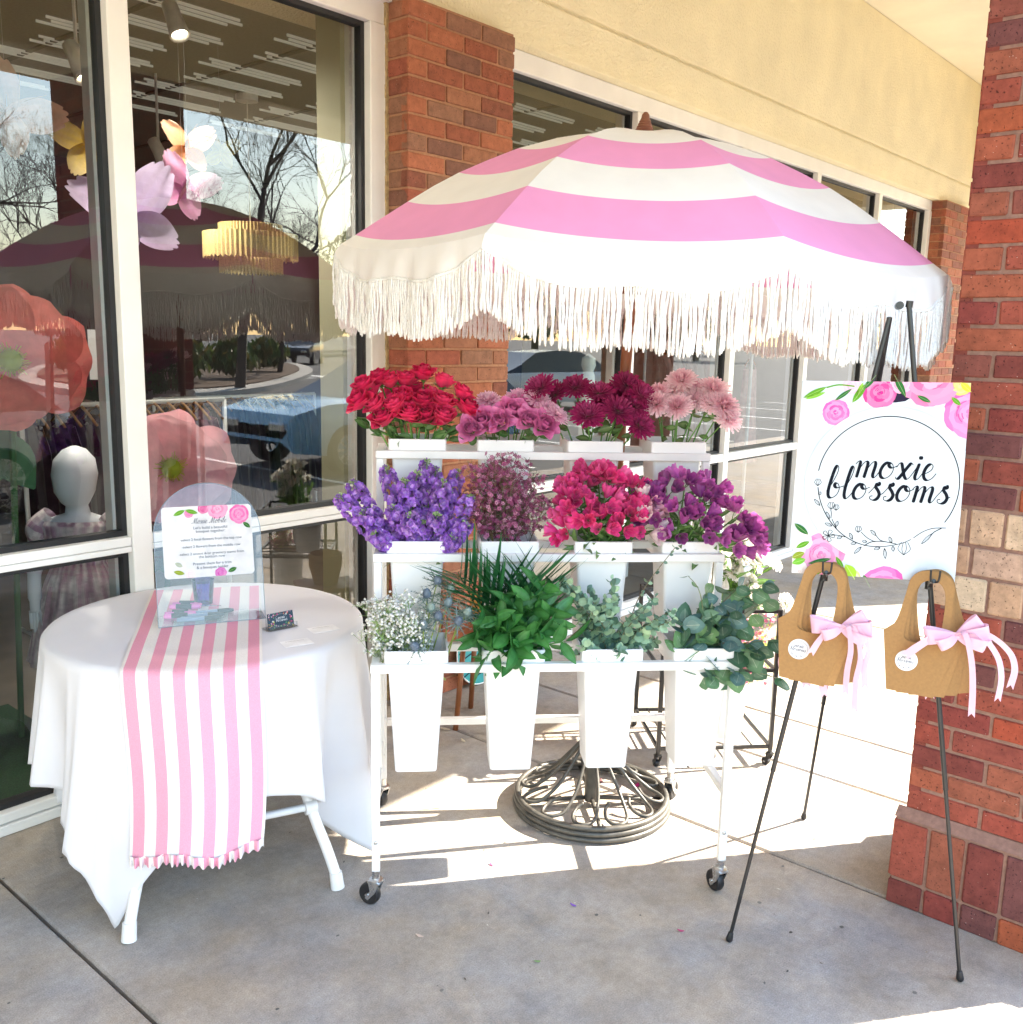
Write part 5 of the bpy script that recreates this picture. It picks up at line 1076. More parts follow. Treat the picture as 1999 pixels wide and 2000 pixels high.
for n, (du, dv, h) in enumerate(((-.10, -.05, .12), (-.05, .03, .17), (0, -.05, .13), (.03, .04, .19), (.07, -.03, .14), (.10, .02, .17), (-.08, .02, .18), (-.01, -.08, .07), (.05, -.08, .08), (-.11, -.08, .06), (.02, .0, .20), (-.05, -.07, .10), (.08, -.07, .11), (-.09, -.03, .15), (.0, .05, .21))): alstro(2, 'hot pink alstroemeria stem in the third middle bucket', 'hot pink alstroemeria in the third middle bucket', du, dv, h, 300+n, HOT, 5)
for n, (du, dv, h) in enumerate(((.13, -.04, .14), (.12, -.07, .07), (.155, .0, .10))): alstro(2, 'blush white alstroemeria stem beside the hot pink ones', 'blush alstroemeria in the third middle bucket', du, dv, h, 330+n, [C('e8c0c8'), C('f0dcd8'), C('e4a8bc')], 4, True)
PUR = [C('9c3490'), C('8c2c86'), C('b448a4'), C('7c2474'), C('c464b8')]
for n, (du, dv, h) in enumerate(((-.10, -.05, .10), (-.06, .0, .16), (0, .02, .19), (-.03, -.06, .12), (.05, -.02, .14), (.10, .0, .13), (.14, -.05, .10), (.17, -.06, .06), (.06, -.08, .05), (-.09, .04, .15), (.12, -.09, .02), (.20, -.03, .03), (-.04, -.08, .06), (.02, -.07, .09), (.08, .03, .17), (-.11, -.02, .13))): alstro(3, 'purple alstroemeria stem in the middle right bucket', 'purple alstroemeria in the middle right bucket', du, dv, h, 360+n, PUR, 4)
# baby's breath
for n in range(17):
    rr = random.Random(400+n); b, tip = spray_pts(0, 0, rr.uniform(-.16, .01), rr.uniform(-.09, .06), rr.uniform(.02, .16)); t = thing('babys_breath_stem', 'white babys breath sprig in the bottom left bucket', 'flower', CO, (0, 0, CROT), 'babys breath in the bottom left bucket')
    ends = branchy(t, b, tip, 20, .052, rr, C('7c9a5c')); mb = MB()
    for e in ends:
        for w in range(1+(rr.random() < .5)): mb.lathe([(.0, -.0036), (.0041, -.0014), (.0044, .0014), (.0, .0036)], 6, rr.choice([(.85, .85, .82), (.78, .78, .72), (.86, .86, .85)]), M=frame((rr.uniform(-1, 1), -.5, 1), p=e+Vector((rr.uniform(-.005, .005), rr.uniform(-.005, .005), rr.uniform(-.005, .005)))), cap=False)
    o = mb.build('blossoms', K['petal'], t, smooth=True)
# sea holly
for n, (du, dv, h) in enumerate(((.03, .02, .17), (.06, -.04, .12), (.09, .0, .15), (.12, -.05, .11), (.02, -.06, .10), (.10, .04, .18), (.145, -.03, .13), (.0, -.08, .045), (.06, .03, .21), (.04, -.02, .14))):
    rr = random.Random(450+n); b, tip = spray_pts(0, 0, du, dv, h); b.x += .04; t = thing('sea_holly_stem', 'blue grey thistle stem beside the babys breath', 'flower', CO, (0, 0, CROT), 'blue thistles in the bottom left bucket'); pth = cat_rom([b, b.lerp(tip, .5), tip], 5); add_stem(t, pth, .0026, .0018, C('8ca04c')); d = (tip-pth[-2]).normalized(); M = frame((d+Vector((0, -.3, 0))).normalized(), p=tip) @ Matrix.Scale(1.55, 4)
    mb = MB(); cc = rr.choice([C('5e6c7c'), C('6c7c80'), C('7c8c84')]); mb.lathe([(.0, -.004), (.007, 0), (.009, .007), (.006, .015), (.0, .019)], 9, cc, M=M, cap=False)
    for q in range(26): a = q*2.4; z = .001+.016*q/26; r = .0085*math.cos((q/26)*1.2); mb.add([(r*math.cos(a)-.0008*math.sin(a), r*math.sin(a)+.0008*math.cos(a), z), (r*math.cos(a)+.0008*math.sin(a), r*math.sin(a)-.0008*math.cos(a), z), (1.45*r*math.cos(a), 1.45*r*math.sin(a), z+.0035)], [(0, 1, 2)], mix(cc, (.7, .75, .8), .3), M=M)
    mb.build('cone', K['stem'], t); mb = MB()
    for q in range(13):
        a = q*.483+rr.uniform(-.1, .1); L = rr.uniform(.030, .046); tz = rr.uniform(-.2, .5); e = Vector((math.cos(a)*L, math.sin(a)*L, tz*L)); sd = Vector((-math.sin(a), math.cos(a), 0))
        for k in range(1, 4): f = k/4; mb.add([e*f, e*(f+.10)+sd*.0085*(1-f*.5), e*(f+.05)], [(0, 1, 2)], mix(cc, C('7c9a7c'), .4), M=M); mb.add([e*f, e*(f+.05), e*(f+.10)-sd*.0085*(1-f*.5)], [(0, 1, 2)], mix(cc, C('7c9a7c'), .5), M=M)
        mb.add([sd*.0020, e, sd*-.0020], [(0, 1, 2)], mix(cc, C('8aa08c'), .5), M=M)
    mb.build('bracts', K['leaf'], t)
# palm blades
for n in range(9):
    rr = random.Random(500+n); b, tip = spray_pts(1, 0, -.16+.032*n, .03+rr.uniform(-.04, .04), .20+rr.uniform(-.02, .04)); t = thing('palm_frond', 'dark green narrow bladed palm frond behind the ruscus', 'leaf', CO, (0, 0, CROT), 'palm fronds in the second bottom bucket'); pth = cat_rom([b, b.lerp(tip, .55), tip], 6); add_stem(t, pth, .003, .0014, C('2c5a34')); d = (tip-b).normalized()
    for q in range(15):
        s = -1 if q % 2 else 1; f = .42+.58*q/15; p = b.lerp(tip, f); L = rr.uniform(.14, .21); dd = (d*.9+Vector((s*.85+(-.35 if n < 4 else .1), rr.uniform(-.45, .1), rr.uniform(-.1, .35)))).normalized(); mb = MB(); cc = mix(C('1c5a38'), C('3a7c46'), rr.random())
        mb.grid(6, 2, lambda u, v: ((v-.5)*.0230*(1-u)**.6*(.5+u if u < .5 else 1), .1*abs(v-.5)*.01-.10*L*u*u, L*u), cc, M=frame(dd, (rr.uniform(-1, 1), -1, .2), p)); mb.build('blade', K['leaf'], t, smooth=True)
# ruscus
for n, (du, dv, h) in enumerate(((-.10, -.06, .10), (-.05, -.07, .13), (0, -.05, .17), (.05, -.05, .19), (.09, -.02, .21), (.12, -.06, .13), (.07, -.09, .09), (0, -.10, .05), (-.08, -.10, .03), (.13, .02, .15), (.15, -.08, .06), (-.03, .0, .18), (-.11, -.03, .06), (.03, -.02, .13), (-.02, -.08, .09), (.10, -.05, .16), (.06, .03, .20), (-.06, -.03, .15))):
    rr = random.Random(540+n); b, tip = spray_pts(1, 0, du, dv, h); t = thing('ruscus_stem', 'glossy green ruscus branch in the second bottom bucket', 'leaf', CO, (0, 0, CROT), 'ruscus branches in the second bottom bucket'); pth = cat_rom([b, b.lerp(tip, .5)+Vector((0, 0, .03)), tip], 6); add_stem(t, pth, .0026, .0014, C('3c7a38')); d = (tip-pth[-3]).normalized()
    for q in range(11): a = q*2.4; f = .36+.64*q/10; p = pth[min(len(pth)-1, int(f*(len(pth)-1)))]; put_leaf(t, rr.choice(['ruscus', 'ruscus2']), p, (frame(d) @ Vector((math.cos(a), math.sin(a), .7))).normalized()+Vector((0, -.35, -.1)), rr.uniform(.9, 1.3))
# eucalyptus
def disc_leaf(r, col, point=.25, nm='leaf'):
    mb = MB(); n = 14; ring = []
    for q in range(n): a = 2*math.pi*q/n; k = 1+point*max(0, math.cos(a))**6; ring.append((r*k*math.cos(a)+r*.95, r*.96*math.sin(a), .12*r*math.cos(2*a)))
    vs = [(r*.95, 0, .02*r)]+[((x-r*.95)*.55+r*.95, y*.55, z*.3) for x, y, z in ring]+ring; fs = [(0, 1+q, 1+(q+1) % n) for q in range(n)]+[(1+q, 1+n+q, 1+n+(q+1) % n, 1+(q+1) % n) for q in range(n)]
    mb.add(vs, fs, [mix(col, (.6, .72, .6), .10)]*n+[col]*n); pen(mb, [(0, 0), (r*.9, 0), (r*1.7, 0)], r*.05, r*.05, r*.05, mix(col, (.75, .8, .6), .45), 2); mb.tube([(-r*.35, 0, -.1*r), (0, 0, 0)], r*.03, 4, mix(col, (.5, .4, .3), .3)); return mb.mesh(nm, K['leaf'], True)
EU = [disc_leaf(.0085, c) for c in (C('7c9a80'), C('688a74'), C('8aa88a'), C('587a6c'), C('96b08c'))]
DO = [disc_leaf(.024, c, .35) for c in (C('648c66'), C('507a5e'), C('587e7c'), C('466a54'), C('6e9664'))]
EUC = [C('8cae90'), C('769c84'), C('9cbc9c'), C('64887a'), C('a8c49c'), C('5a7c6a')]
def euc(i, du, dv, h, seed, meshes, label, grp, nl, sc, pairs=True, nm='eucalyptus_stem', bend=.03):
    rr = random.Random(seed); b, tip = spray_pts(i, 0, du, dv, h); t = thing(nm, label, 'leaf', CO, (0, 0, CROT), grp); pth = cat_rom([b, b.lerp(tip, .5)+Vector((-du*.15, 0, bend)), tip], 8); add_stem(t, pth, .002, .0010, mix(C('6a5a4c'), C('7a8a5c'), rr.random()))
    jm = MB()
    for q in range(nl):
        f = .30+.70*q/max(1, nl-1); j = min(len(pth)-2, int(f*(len(pth)-1))); p = pth[j].lerp(pth[j+1], f*(len(pth)-1)-j); d = (pth[j+1]-pth[j]).normalized(); a = q*1.57+rr.uniform(-.4, .4)
        for s in ((0, math.pi) if pairs else (0,)):
            sd = (frame(d) @ Vector((math.cos(a+s), math.sin(a+s), .45))).normalized(); M = frame((sd.cross(d)+Vector((rr.uniform(-.4, .4), -.7, .5))).normalized(), sd, p); k = sc*(1.1-.35*q/nl)*rr.uniform(.8, 1.15)
            if meshes is EU:
                r = .0112*k; c = rr.choice(EUC); n_ = 9; M = M @ Matrix.Rotation(rr.uniform(-.5, .5), 4, 'X')
                jm.add([(r, 0, .05*r)]+[(r+r*math.cos(2*math.pi*w/n_)*(1.2 if w == 0 else 1), r*.85*math.sin(2*math.pi*w/n_), .18*r*math.cos(4*math.pi*w/n_)) for w in range(n_)], [(0, 1+w, 1+(w+1) % n_) for w in range(n_)], c, M=M)
            else: inst('leaf', rr.choice(meshes), t, M=M @ Matrix.Scale(k, 4))
    if meshes is EU: jm.build('leaves', K['leaf'], t, smooth=True)
for n in range(34):
    rr = random.Random(600+n); euc(2, rr.uniform(-.15, .18), rr.uniform(-.10, .07), rr.uniform(.0, .24), 620+n, EU, 'fine leaved grey green eucalyptus sprig in the third bottom bucket', 'fine eucalyptus in the third bottom bucket', 12, 1.25)
for n, (du, dv, h) in enumerate(((-.06, -.06, .10), (.0, -.08, .05), (.06, -.06, .10), (.10, -.05, .14), (.15, -.06, .13), (.19, -.05, .17), (.16, -.09, .03), (.03, -.12, -.045), (-.07, -.08, .03), (.10, -.12, -.03), (.21, -.08, .06), (.02, .0, .18), (.12, .0, .20), (.24, -.09, -.06), (.05, -.03, .15), (-.03, -.05, .08), (.08, -.09, .06), (.13, -.04, .08), (.20, .0, .21), (.0, -.05, .13))): euc(3, du, dv, h, 660+n, DO, 'large round leaved silver dollar eucalyptus branch in the bottom right bucket', 'silver dollar eucalyptus in the bottom right bucket', 6, random.Random(n).uniform(1.1, 1.55), n % 3 == 0, 'silver_dollar_branch')
# a wispy eucalyptus tip rising in front of the middle tier, and a curled one
euc(2, .19, -.02, .33, 700, EU, 'thin eucalyptus twig rising above the fine eucalyptus', None, 9, .75); euc(3, -.05, -.05, .25, 701, DO, 'arching eucalyptus twig with a lone curled leaf at its end', None, 3, .55, False, 'silver_dollar_branch', .09)

# every countable stem gets a label of its own: its place counted from the left of its bucket
ORD = ['leftmost', 'second', 'third', 'fourth', 'fifth', 'sixth', 'seventh', 'eighth', 'ninth', 'tenth', 'eleventh', 'twelfth', 'thirteenth', 'fourteenth', 'fifteenth', 'sixteenth', 'seventeenth', 'eighteenth', 'nineteenth', 'twentieth', 'twenty first', 'twenty second', 'twenty third']
def number_stems():
    bpy.context.view_layer.update(); gr = {}
    for o in bpy.data.objects:
        if o.parent is None and o.name.split('.')[0] in ('red_rose', 'mauve_rose', 'striped_chrysanthemum', 'burgundy_chrysanthemum', 'pale_pink_chrysanthemum', 'stock_stem', 'alstroemeria_stem', 'sea_holly_stem', 'white_carnation', 'palm_frond', 'ruscus_stem', 'silver_dollar_branch'):
            ch = [c for c in o.children if c.name.split('.')[0] in ('bloom', 'blossoms', 'cone', 'blade', 'leaf')]
            if not ch or 'group' not in o: continue
            P = sum((c.matrix_world @ (sum((Vector(q) for q in c.bound_box), Vector())/8) for c in ch), Vector())/len(ch); d = P-CAM; gr.setdefault(o['group'], []).append((d.dot(CR)/d.dot(_fw), o))
    for g, L in gr.items():
        L.sort(key=lambda q: q[0]); n = len(L)
        for i, (_, o) in enumerate(L):
            pos = 'leftmost' if i == 0 else ('rightmost' if i == n-1 else ORD[i]+' from the left'); nm = o.name.split('.')[0].replace('_', ' ').replace(' stem', '')
            w = ('%s %s in %s' % (pos, nm, g.split(' in ', 1)[1] if ' in ' in g else g)).replace('alstroemeria', g.split(' alstro')[0]+' alstroemeria', 1) if 'alstro' in g else '%s %s in %s' % (pos, nm, g.split(' in ', 1)[1])
            o['label'] = w

# ================================================================ BEHIND THE CART: black rolling rack with spare flowers
rk = thing('rolling_rack', 'low black metal rolling rack standing behind the flower cart', 'rack', CO, (0, 0, CROT))
def kb(nm, lo, hi): mb = MB(); mb.box(lo, hi, ch=.001); return mb.build(nm, K['black_metal'], rk)
RX0, RX1, RY0, RY1 = .555, 1.02, .885, 1.295
for x in (RX0, RX1):
    for y in (RY0, RY1):
        kb('post', (x-.008, y-.008, .07), (x+.008, y+.008, .66)); c = caster_parts(rk, (x, y, 0), 1.2+x, .024, 'black_metal'); c.scale = (.72, .72, .66)
for z in (.075, .40, .645):
    kb('shelf_rail', (RX0+.009, RY0-.006, z), (RX1-.009, RY0+.006, z+.014)); kb('shelf_rail', (RX0+.009, RY1-.006, z), (RX1-.009, RY1+.006, z+.014))
    kb('shelf_rail', (RX0-.006, RY0+.009, z), (RX0+.006, RY1-.009, z+.014)); kb('shelf_rail', (RX1-.006, RY0+.009, z), (RX1+.006, RY1-.009, z+.014))
    if z < .6:
        for k in range(5): kb('shelf_wire', (RX0+.05+k*.085, RY0+.007, z+.004), (RX0+.056+k*.085, RY1-.007, z+.010))
def pail(u, v, z, r, h, lb):
    mb = MB(); mb.lathe([(.0, 0), (r*.8, 0), (r, h), (r+.006, h), (r+.006, h-.01), (r+.003, h-.012), (r*.96, h-.001), (r*.77, .006), (.0, .006)], 28, cap=False)
    p = cw(u, v, z); return tag(mb.build('flower_pail', K['white_plastic'], smooth=True, angle=40, loc=p), lb, 'bucket')
pail(.86, 1.02, .089, .095, .30, 'round white pail of pink filler on the black rack'); pail(.70, 1.17, .414, .085, .22, 'round white pail of white carnations on the black rack shelf'); pail(.90, 1.12, .414, .085, .22, 'round white pail of white alstroemeria on the black rack shelf')
WC = [rose_mesh((.86, .84, .74), (.88, .86, .80), 1.4, 21), mum_mesh((.80, .78, .66), (.88, .86, .82), (.78, .80, .55), 22)]
def cstem(name, lab, grp, b, tip, mesh, sc, cc, leaves=4, lk='lance2'):
    t = thing(name, lab, 'flower', CO, (0, 0, CROT), grp); b = Vector(b); tip = Vector(tip); add_stem(t, cat_rom([b, b.lerp(tip, .55), tip], 5), .003, .002, cc); d = (tip-b).normalized()
    ax = (d+Vector((random.uniform(-.3, .5), -.8, .3))).normalized(); inst('bloom', mesh, t, M=frame(ax, p=tip) @ Matrix.Scale(sc, 4))
    for q in range(leaves): a = random.uniform(0, 6.3); put_leaf(t, lk, b.lerp(tip, random.uniform(.5, .97)), (math.cos(a), math.sin(a)-.4, random.uniform(.1, .9)), random.uniform(.8, 1.3))
for n in range(22):
    u0 = .70 if n % 2 else .90; v0 = 1.17 if n % 2 else 1.12
    cstem('white_carnation', 'white flower stem in the sunlit pails on the black rack', 'white flowers in the sunlit pails', (u0+random.uniform(-.03, .03), v0+random.uniform(-.03, .03), .46), to_local(on_v(random.uniform(1395, 1545), random.uniform(1055, 1200), random.uniform(.98, 1.12))), WC[n % 2], random.uniform(1.0, 1.25) if n % 2 == 0 else random.uniform(.7, .9), C('8abc4a'), 8)
for n in range(12):
    rr = random.Random(800+n); b = Vector((.86, 1.02, .2)); tip = to_local(on_v(rr.uniform(1425, 1530), rr.uniform(1200, 1310), rr.uniform(.92, 1.0))); t = thing('pink_filler_stem', 'pink and lime filler sprig in the low pail on the black rack', 'flower', CO, (0, 0, CROT), 'pink filler in the low pail')
    ends = branchy(t, b, tip, 14, .055, rr, C('a8b04c')); mb = MB()
    for e in ends: tiny(mb, e, .0085, rr.choice([C('d86a98'), C('e8a0bc'), C('f0d0d8'), C('c85080')]), C('8a2c54'), rr)
    for e in ends[::2]: tiny(mb, e+Vector((.008, -.004, .006)), .007, rr.choice([C('b8c858'), C('9cb04a')]), C('c8d070'), rr)
    mb.build('blossoms', K['petal'], t)
# teal striped tray and small goods by the pillar
p = on_y(935, 1285, 3.05); t = thing('round_tray', 'round teal tray with dark stripes leaning against the brick pillar', 'tray', (p.x+.03, 3.055, .0), (R(-6), 0, 0))
mb = MB(); mb.lathe([(.0, -.004), (.16, -.004), (.16, .004), (.0, .004)], 40, M=frame((0, -1, 0), p=(0, 0, .165)), cap=False); mb.build('disc', mat('teal_lacquer', C('2c9a9c'), .4), t)
mb = MB(); mb.tube([(.16*math.cos(a), -.002, .165+.16*math.sin(a)) for a in [2*math.pi*i/48 for i in range(48)]], .004, 6, closed=True); mb.build('rim', K['white_plastic'], t, smooth=True)
for k in range(7):
    mb = MB(); y0 = -.12+k*.04; L = math.sqrt(max(.001, .15**2-y0*y0)); pen(mb, [(-L, .165+y0-.02), (0, .165+y0+.015), (L, .165+y0-.01)], .008, .016, .0052, (.02, .06, .08), 6, M=Matrix.Rotation(R(90), 4, 'X')); mb.build('stripe', K['print'], t)
p = on_z(890, 1310, 0); t = thing('wooden_stool', 'low brown wooden stool with a tan pot seen between the buckets', 'stool', (3.02, 2.72, 0), (0, 0, .5))
for sx_ in (-1, 1):
    for sy_ in (-1, 1): mb = MB(); mb.tube([(sx_*.13, sy_*.11, 0), (sx_*.10, sy_*.085, .40)], .012, 8); mb.build('leg', K['wood'], t, smooth=True)
mb = MB(); mb.box((-.15, -.12, .40), (.15, .12, .425), ch=.005); mb.build('seat', K['wood'], t)
mb = MB(); mb.lathe([(.0, 0), (.06, 0), (.085, .10), (.085, .16), (.078, .16), (.07, .1), (.0, .09)], 28, cap=False); tag(mb.build('clay_pot', mat('tan_clay', C('b08040'), .7), smooth=True, angle=40, loc=(3.02, 2.72, .425)), 'tan clay pot standing on the low wooden stool', 'pot')
p = cw(.12, .62, .33)
mb = MB(); mb.prism([(-.016, -.03), (.016, -.03), (.018, .018), (.006, .032), (-.006, .032), (-.018, .018)], -.001, .001, M=Matrix.Rotation(R(90), 4, 'X')); mb.tube([(0, 0, .03), (0, .002, .05)], .0008, 4)
tag(mb.build('gift_tag', mat('pink_card', C('e860a0'), .6), loc=cw(-.045, .627, .268), rot=(0, 0, CROT)), 'pink paper tag hanging from the low back rail of the cart', 'tag')

# ================================================================ INSIDE THE SHOP WINDOW
K['paper'] = mat('crepe_paper', attr=True, rough=.8, nz=(14, .16), bump=(40, .5, .004), transl=.35)
def wing(mb, M, L, W, c, wav, seed):
    def f(u, v):
        s = (v-.5)*2; w = W*(math.sin(math.pi*min(1, u*.70+.12))**.8)*(1+.06*math.sin(s*9+seed)*u); return (s*w/2, wav*math.sin(u*3+s*2+seed)*L*.2+.12*s*s*w, L*u*(1-.14*s*s+.07*abs(math.sin(s*5.5))*u))
    mb.grid(10, 14, f, lambda u, v: mix(mix(c, (.3, .2, .2), .28*abs(math.sin(v*11))**6), mix(c, (1, 1, 1), .3), u*.8), M=M)
def butterfly(px, py, Y, size, c, lab, face_=0, tiltz=0):
    p = on_y(px, py, Y); t = thing('paper_butterfly', lab, 'butterfly', p, (0, tiltz, face_), 'paper butterflies hanging in the window')
    for k, (a, L, W) in enumerate(((46, 1, .66), (-46, 1, .66), (132, .74, .58), (-132, .74, .58))):
        mb = MB(); wing(mb, Matrix.Rotation(R(a), 4, 'Y') @ Matrix.Rotation(R(18*(1 if a > 0 else -1)), 4, 'Z'), size*L, size*W, c, .5, k*1.7); mb.build('wing', K['paper'], t, smooth=True)
    mb = MB(); mb.tube([(0, -.01, -size*.35), (0, -.015, 0), (0, -.01, size*.28)], [size*.02, size*.05, size*.03], 8, mix(c, (.5, .3, .1), .3)); mb.build('body', K['paper'], t, smooth=True)
    mb = MB()
    for s in (-1, 1): mb.tube(cat_rom([(0, -.01, size*.25), (s*size*.12, -.02, size*.5), (s*size*.28, -.03, size*.75)], 4), .0012, 4, mix(c, (.4, .3, .1), .3))
    mb.build('antennae', K['paper'], t)
    mb = MB(); mb.tube([(0, 0, 0), (0, 0, 3.19-p.z)], .0006, 3, (.6, .6, .6)); o = mb.build('thread', K['paper'], t); o.rotation_euler = (0, -tiltz, 0)
butterfly(172, 285, 3.85, .16, C('c8a830'), 'yellow paper butterfly beside the window post', -.5, -.35); butterfly(366, 292, 3.9, .14, C('cc8c54'), 'peach paper butterfly above the pink one', -.7, .1)
butterfly(358, 372, 3.8, .16, C('c070a0'), 'pink paper butterfly under the peach one', -.5, .45); butterfly(258, 430, 3.75, .25, C('a48cb8'), 'large lilac paper butterfly behind the window post', -.6, -.25)
butterfly(15, 225, 3.75, .19, C('d49c78'), 'peach paper butterfly at the left edge of the window', -.5, .7); butterfly(432, 300, 4.8, .12, C('c8c04c'), 'small lime paper butterfly deeper in the shop', -.8, .2)
def giant(px, py, Y, size, c, lab, ax, n=6, open_=62):
    p = on_y(px, py, Y); M0 = frame(ax); t = thing('paper_flower', lab, 'paper flower', p, group='giant paper flowers in the window'); rr = random.Random(px)
    for k in range(n):
        a = 2*math.pi*k/n+rr.uniform(-.15, .15); M = M0 @ Matrix.Rotation(a, 4, 'Z') @ Matrix.Translation((0, .02, 0)) @ Matrix.Rotation(R(-open_+rr.uniform(-8, 8)-10*(k % 2)), 4, 'X'); mb = MB(); L = size*rr.uniform(.9, 1.08); ph = rr.uniform(0, 6)
        def f(u, v):
            s = (v-.5)*2; w = size*1.45*(math.sin(math.pi*min(1, u*.62+.10))**.8); e = 1+.022*math.sin(s*6+ph)*u
            return (s*w/2, -.10*size*s*s-.22*size*u*u+.025*size*math.sin(s*9+ph)*u+.012*size*math.sin(s*23+ph)*u, L*u*e*(1-.10*s*s))
        mb.grid(12, 14, f, lambda u, v: mix(mix(c, (.5, .02, .02), .25), c, min(1, u*1.6)), M=M); mb.build('petal', K['paper'], t, smooth=True)
    mb = MB(); mb.lathe([(.0, -.02*size), (.13*size, 0), (.17*size, .10*size), (.13*size, .20*size), (.0, .25*size)], 14, C('9cb82c'), M=M0, cap=False)
    for k in range(60): a = k*2.4; L = size*rr.uniform(.22, .36); d = M0 @ Vector((math.cos(a)*.8, math.sin(a)*.8, rr.uniform(.2, 1))); mb.tube([M0 @ Vector((0, 0, .05*size)), d.normalized()*L], .0018, 3, C('b8c43c'))
    mb.build('centre', K['paper'], t, smooth=True)
    mb = MB(); mb.tube([(0, 0, 0), M0 @ Vector((0, 0, -.1)), (0, .15, -p.z+.05)], .012, 6, C('3c6a3c')); mb.build('stalk', K['paper'], t)
    for s in (-1, 1): mb = MB(); mb.grid(8, 4, lambda u, v: ((v-.5)*.16*math.sin(math.pi*max(.02, min(.98, u))), .06*u*u, -.32*u), C('3f6a4c'), M=Matrix.Translation((s*.05, .12, -.25)) @ Matrix.Rotation(s*.6, 4, 'Y')); mb.build('leaf', K['paper'], t, smooth=True)
giant(20, 705, 3.75, .25, C('ec8880'), 'giant coral paper flower at the left edge of the window', (-.35, -.9, .1)); giant(335, 915, 3.62, .235, C('f0b8c0'), 'giant pink paper flower behind the acrylic stand', (-.45, -.85, .15))
# mannequin
mp = on_z(170, 1520, .05); mp = on_y(147, 930, 3.92); zs = mp.z
mq = thing('mannequin', 'pale faceless mannequin in a mauve print dress inside the window', 'mannequin', (mp.x, 3.92, .05), (0, 0, -.75))
K['manq'] = mat('matte_mannequin', (.70, .74, .80), .5, nz=(4, .02)); K['dress'] = mat('mauve_print_fabric', attr=True, rough=.85, nz=(38, .25), transl=.1)
hz = zs-.05; body = MB()
def ring(mb, secs, col=None, n=20):
    vs = []; fs = []
    for (cx, cy, cz, rx, ry) in secs:
        for k in range(n): a = 2*math.pi*k/n; vs.append((cx+rx*math.cos(a), cy+ry*math.sin(a), cz))
    for i in range(len(secs)-1):
        for k in range(n): fs.append((i*n+k, i*n+(k+1) % n, (i+1)*n+(k+1) % n, (i+1)*n+k))
    fs.append(tuple(range(n-1, -1, -1))); fs.append(tuple((len(secs)-1)*n+k for k in range(n))); mb.add(vs, fs, col)
ring(body, [(0, 0, .0, .16, .11), (0, 0, .4, .15, .11), (0, 0, hz-.46, .12, .09), (0, 0, hz-.36, .092, .072), (0, 0, hz-.26, .112, .082), (0, .0, hz-.19, .135, .070), (0, .0, hz-.170, .10, .055), (0, .005, hz-.155, .05, .045), (0, .0, hz-.122, .043, .046), (0, -.012, hz-.105, .055, .068), (0, -.015, hz-.06, .078, .09), (0, -.005, hz+.01, .088, .105), (0, 0, hz+.07, .078, .098), (0, .005, hz+.11, .045, .06), (0, .005, hz+.125, .012, .015)])
for s in (-1, 1):
    body.tube(cat_rom([(s*.125, 0, hz-.19), (s*.165, .0, hz-.29), (s*.178, -.02, hz-.39), (s*.170, -.06, hz-.50), (s*.163, -.08, hz-.56)], 5), [.036]*6+[.032]*5+[.027]*5+[.021]*4+[.022], 12)
    for q in range(4): body.tube([(s*.163+(-.018+.012*q), -.08, hz-.55), (s*.161+(-.018+.012*q), -.088, hz-.595-.012*(q in (1, 2))), (s*.159+(-.018+.012*q), -.092, hz-.625-.014*(q in (1, 2)))], [.0085, .0075, .006], 7)
    body.tube([(s*.140, -.08, hz-.555), (s*.130, -.10, hz-.585), (s*.127, -.108, hz-.605)], [.009, .008, .006], 7)
body.build('figure', K['manq'], mq, smooth=True)
DR = [C('c8a4b0'), C('dcc8cc'), C('b890a4'), C('e8dcdc')]; dm = MB()
def dress(u, v):
    a = 2*math.pi*u; prof_ = [(hz-.180, .140, .078), (hz-.20, .148, .095), (hz-.27, .132, .104), (hz-.36, .106, .086), (hz-.44, .142, .112), (hz-.60, .185, .15), (hz-.78, .225, .185)]
    x = v*(len(prof_)-1); i = min(len(prof_)-2, int(x)); t = x-i; A, B = prof_[i], prof_[i+1]; w = 1+.06*math.sin(a*13+v*2)*max(0, v-.3)+.015*math.sin(a*29)
    return (lerp(A[1], B[1], t)*w*math.cos(a), lerp(A[2], B[2], t)*w*math.sin(a), lerp(A[0], B[0], t))
dm.grid(150, 46, dress, lambda u, v: mix(DR[2], DR[3], max(0, min(1, .5+1.5*noise.noise((u*40, v*7, 1))))), closed=True); dm.build('dress_body', K['dress'], mq, smooth=True)
for s in (-1, 1):
    mb = MB(); mb.grid(24, 8, lambda u, v: (s*(.105+.070*math.sin(v*1.9)+.048*math.cos(2*math.pi*u)*math.sin(math.pi*min(1, v*.8+.18))), .062*math.sin(2*math.pi*u)*math.sin(math.pi*min(1, v*.8+.18))*(1+.05*math.sin(u*60)), hz-.160-.155*v+.028*math.cos(2*math.pi*u)), lambda u, v: mix(DR[2], DR[3], max(0, min(1, .5+1.5*noise.noise((u*16, v*5, s*3))))), closed=True); mb.build('sleeve', K['dress'], mq, smooth=True)
mb = MB(); mb.lathe([(.0, 0), (.16, 0), (.16, .012), (.0, .012)], 28, cap=False); mb.build('base_plate', K['white_metal'], mq)
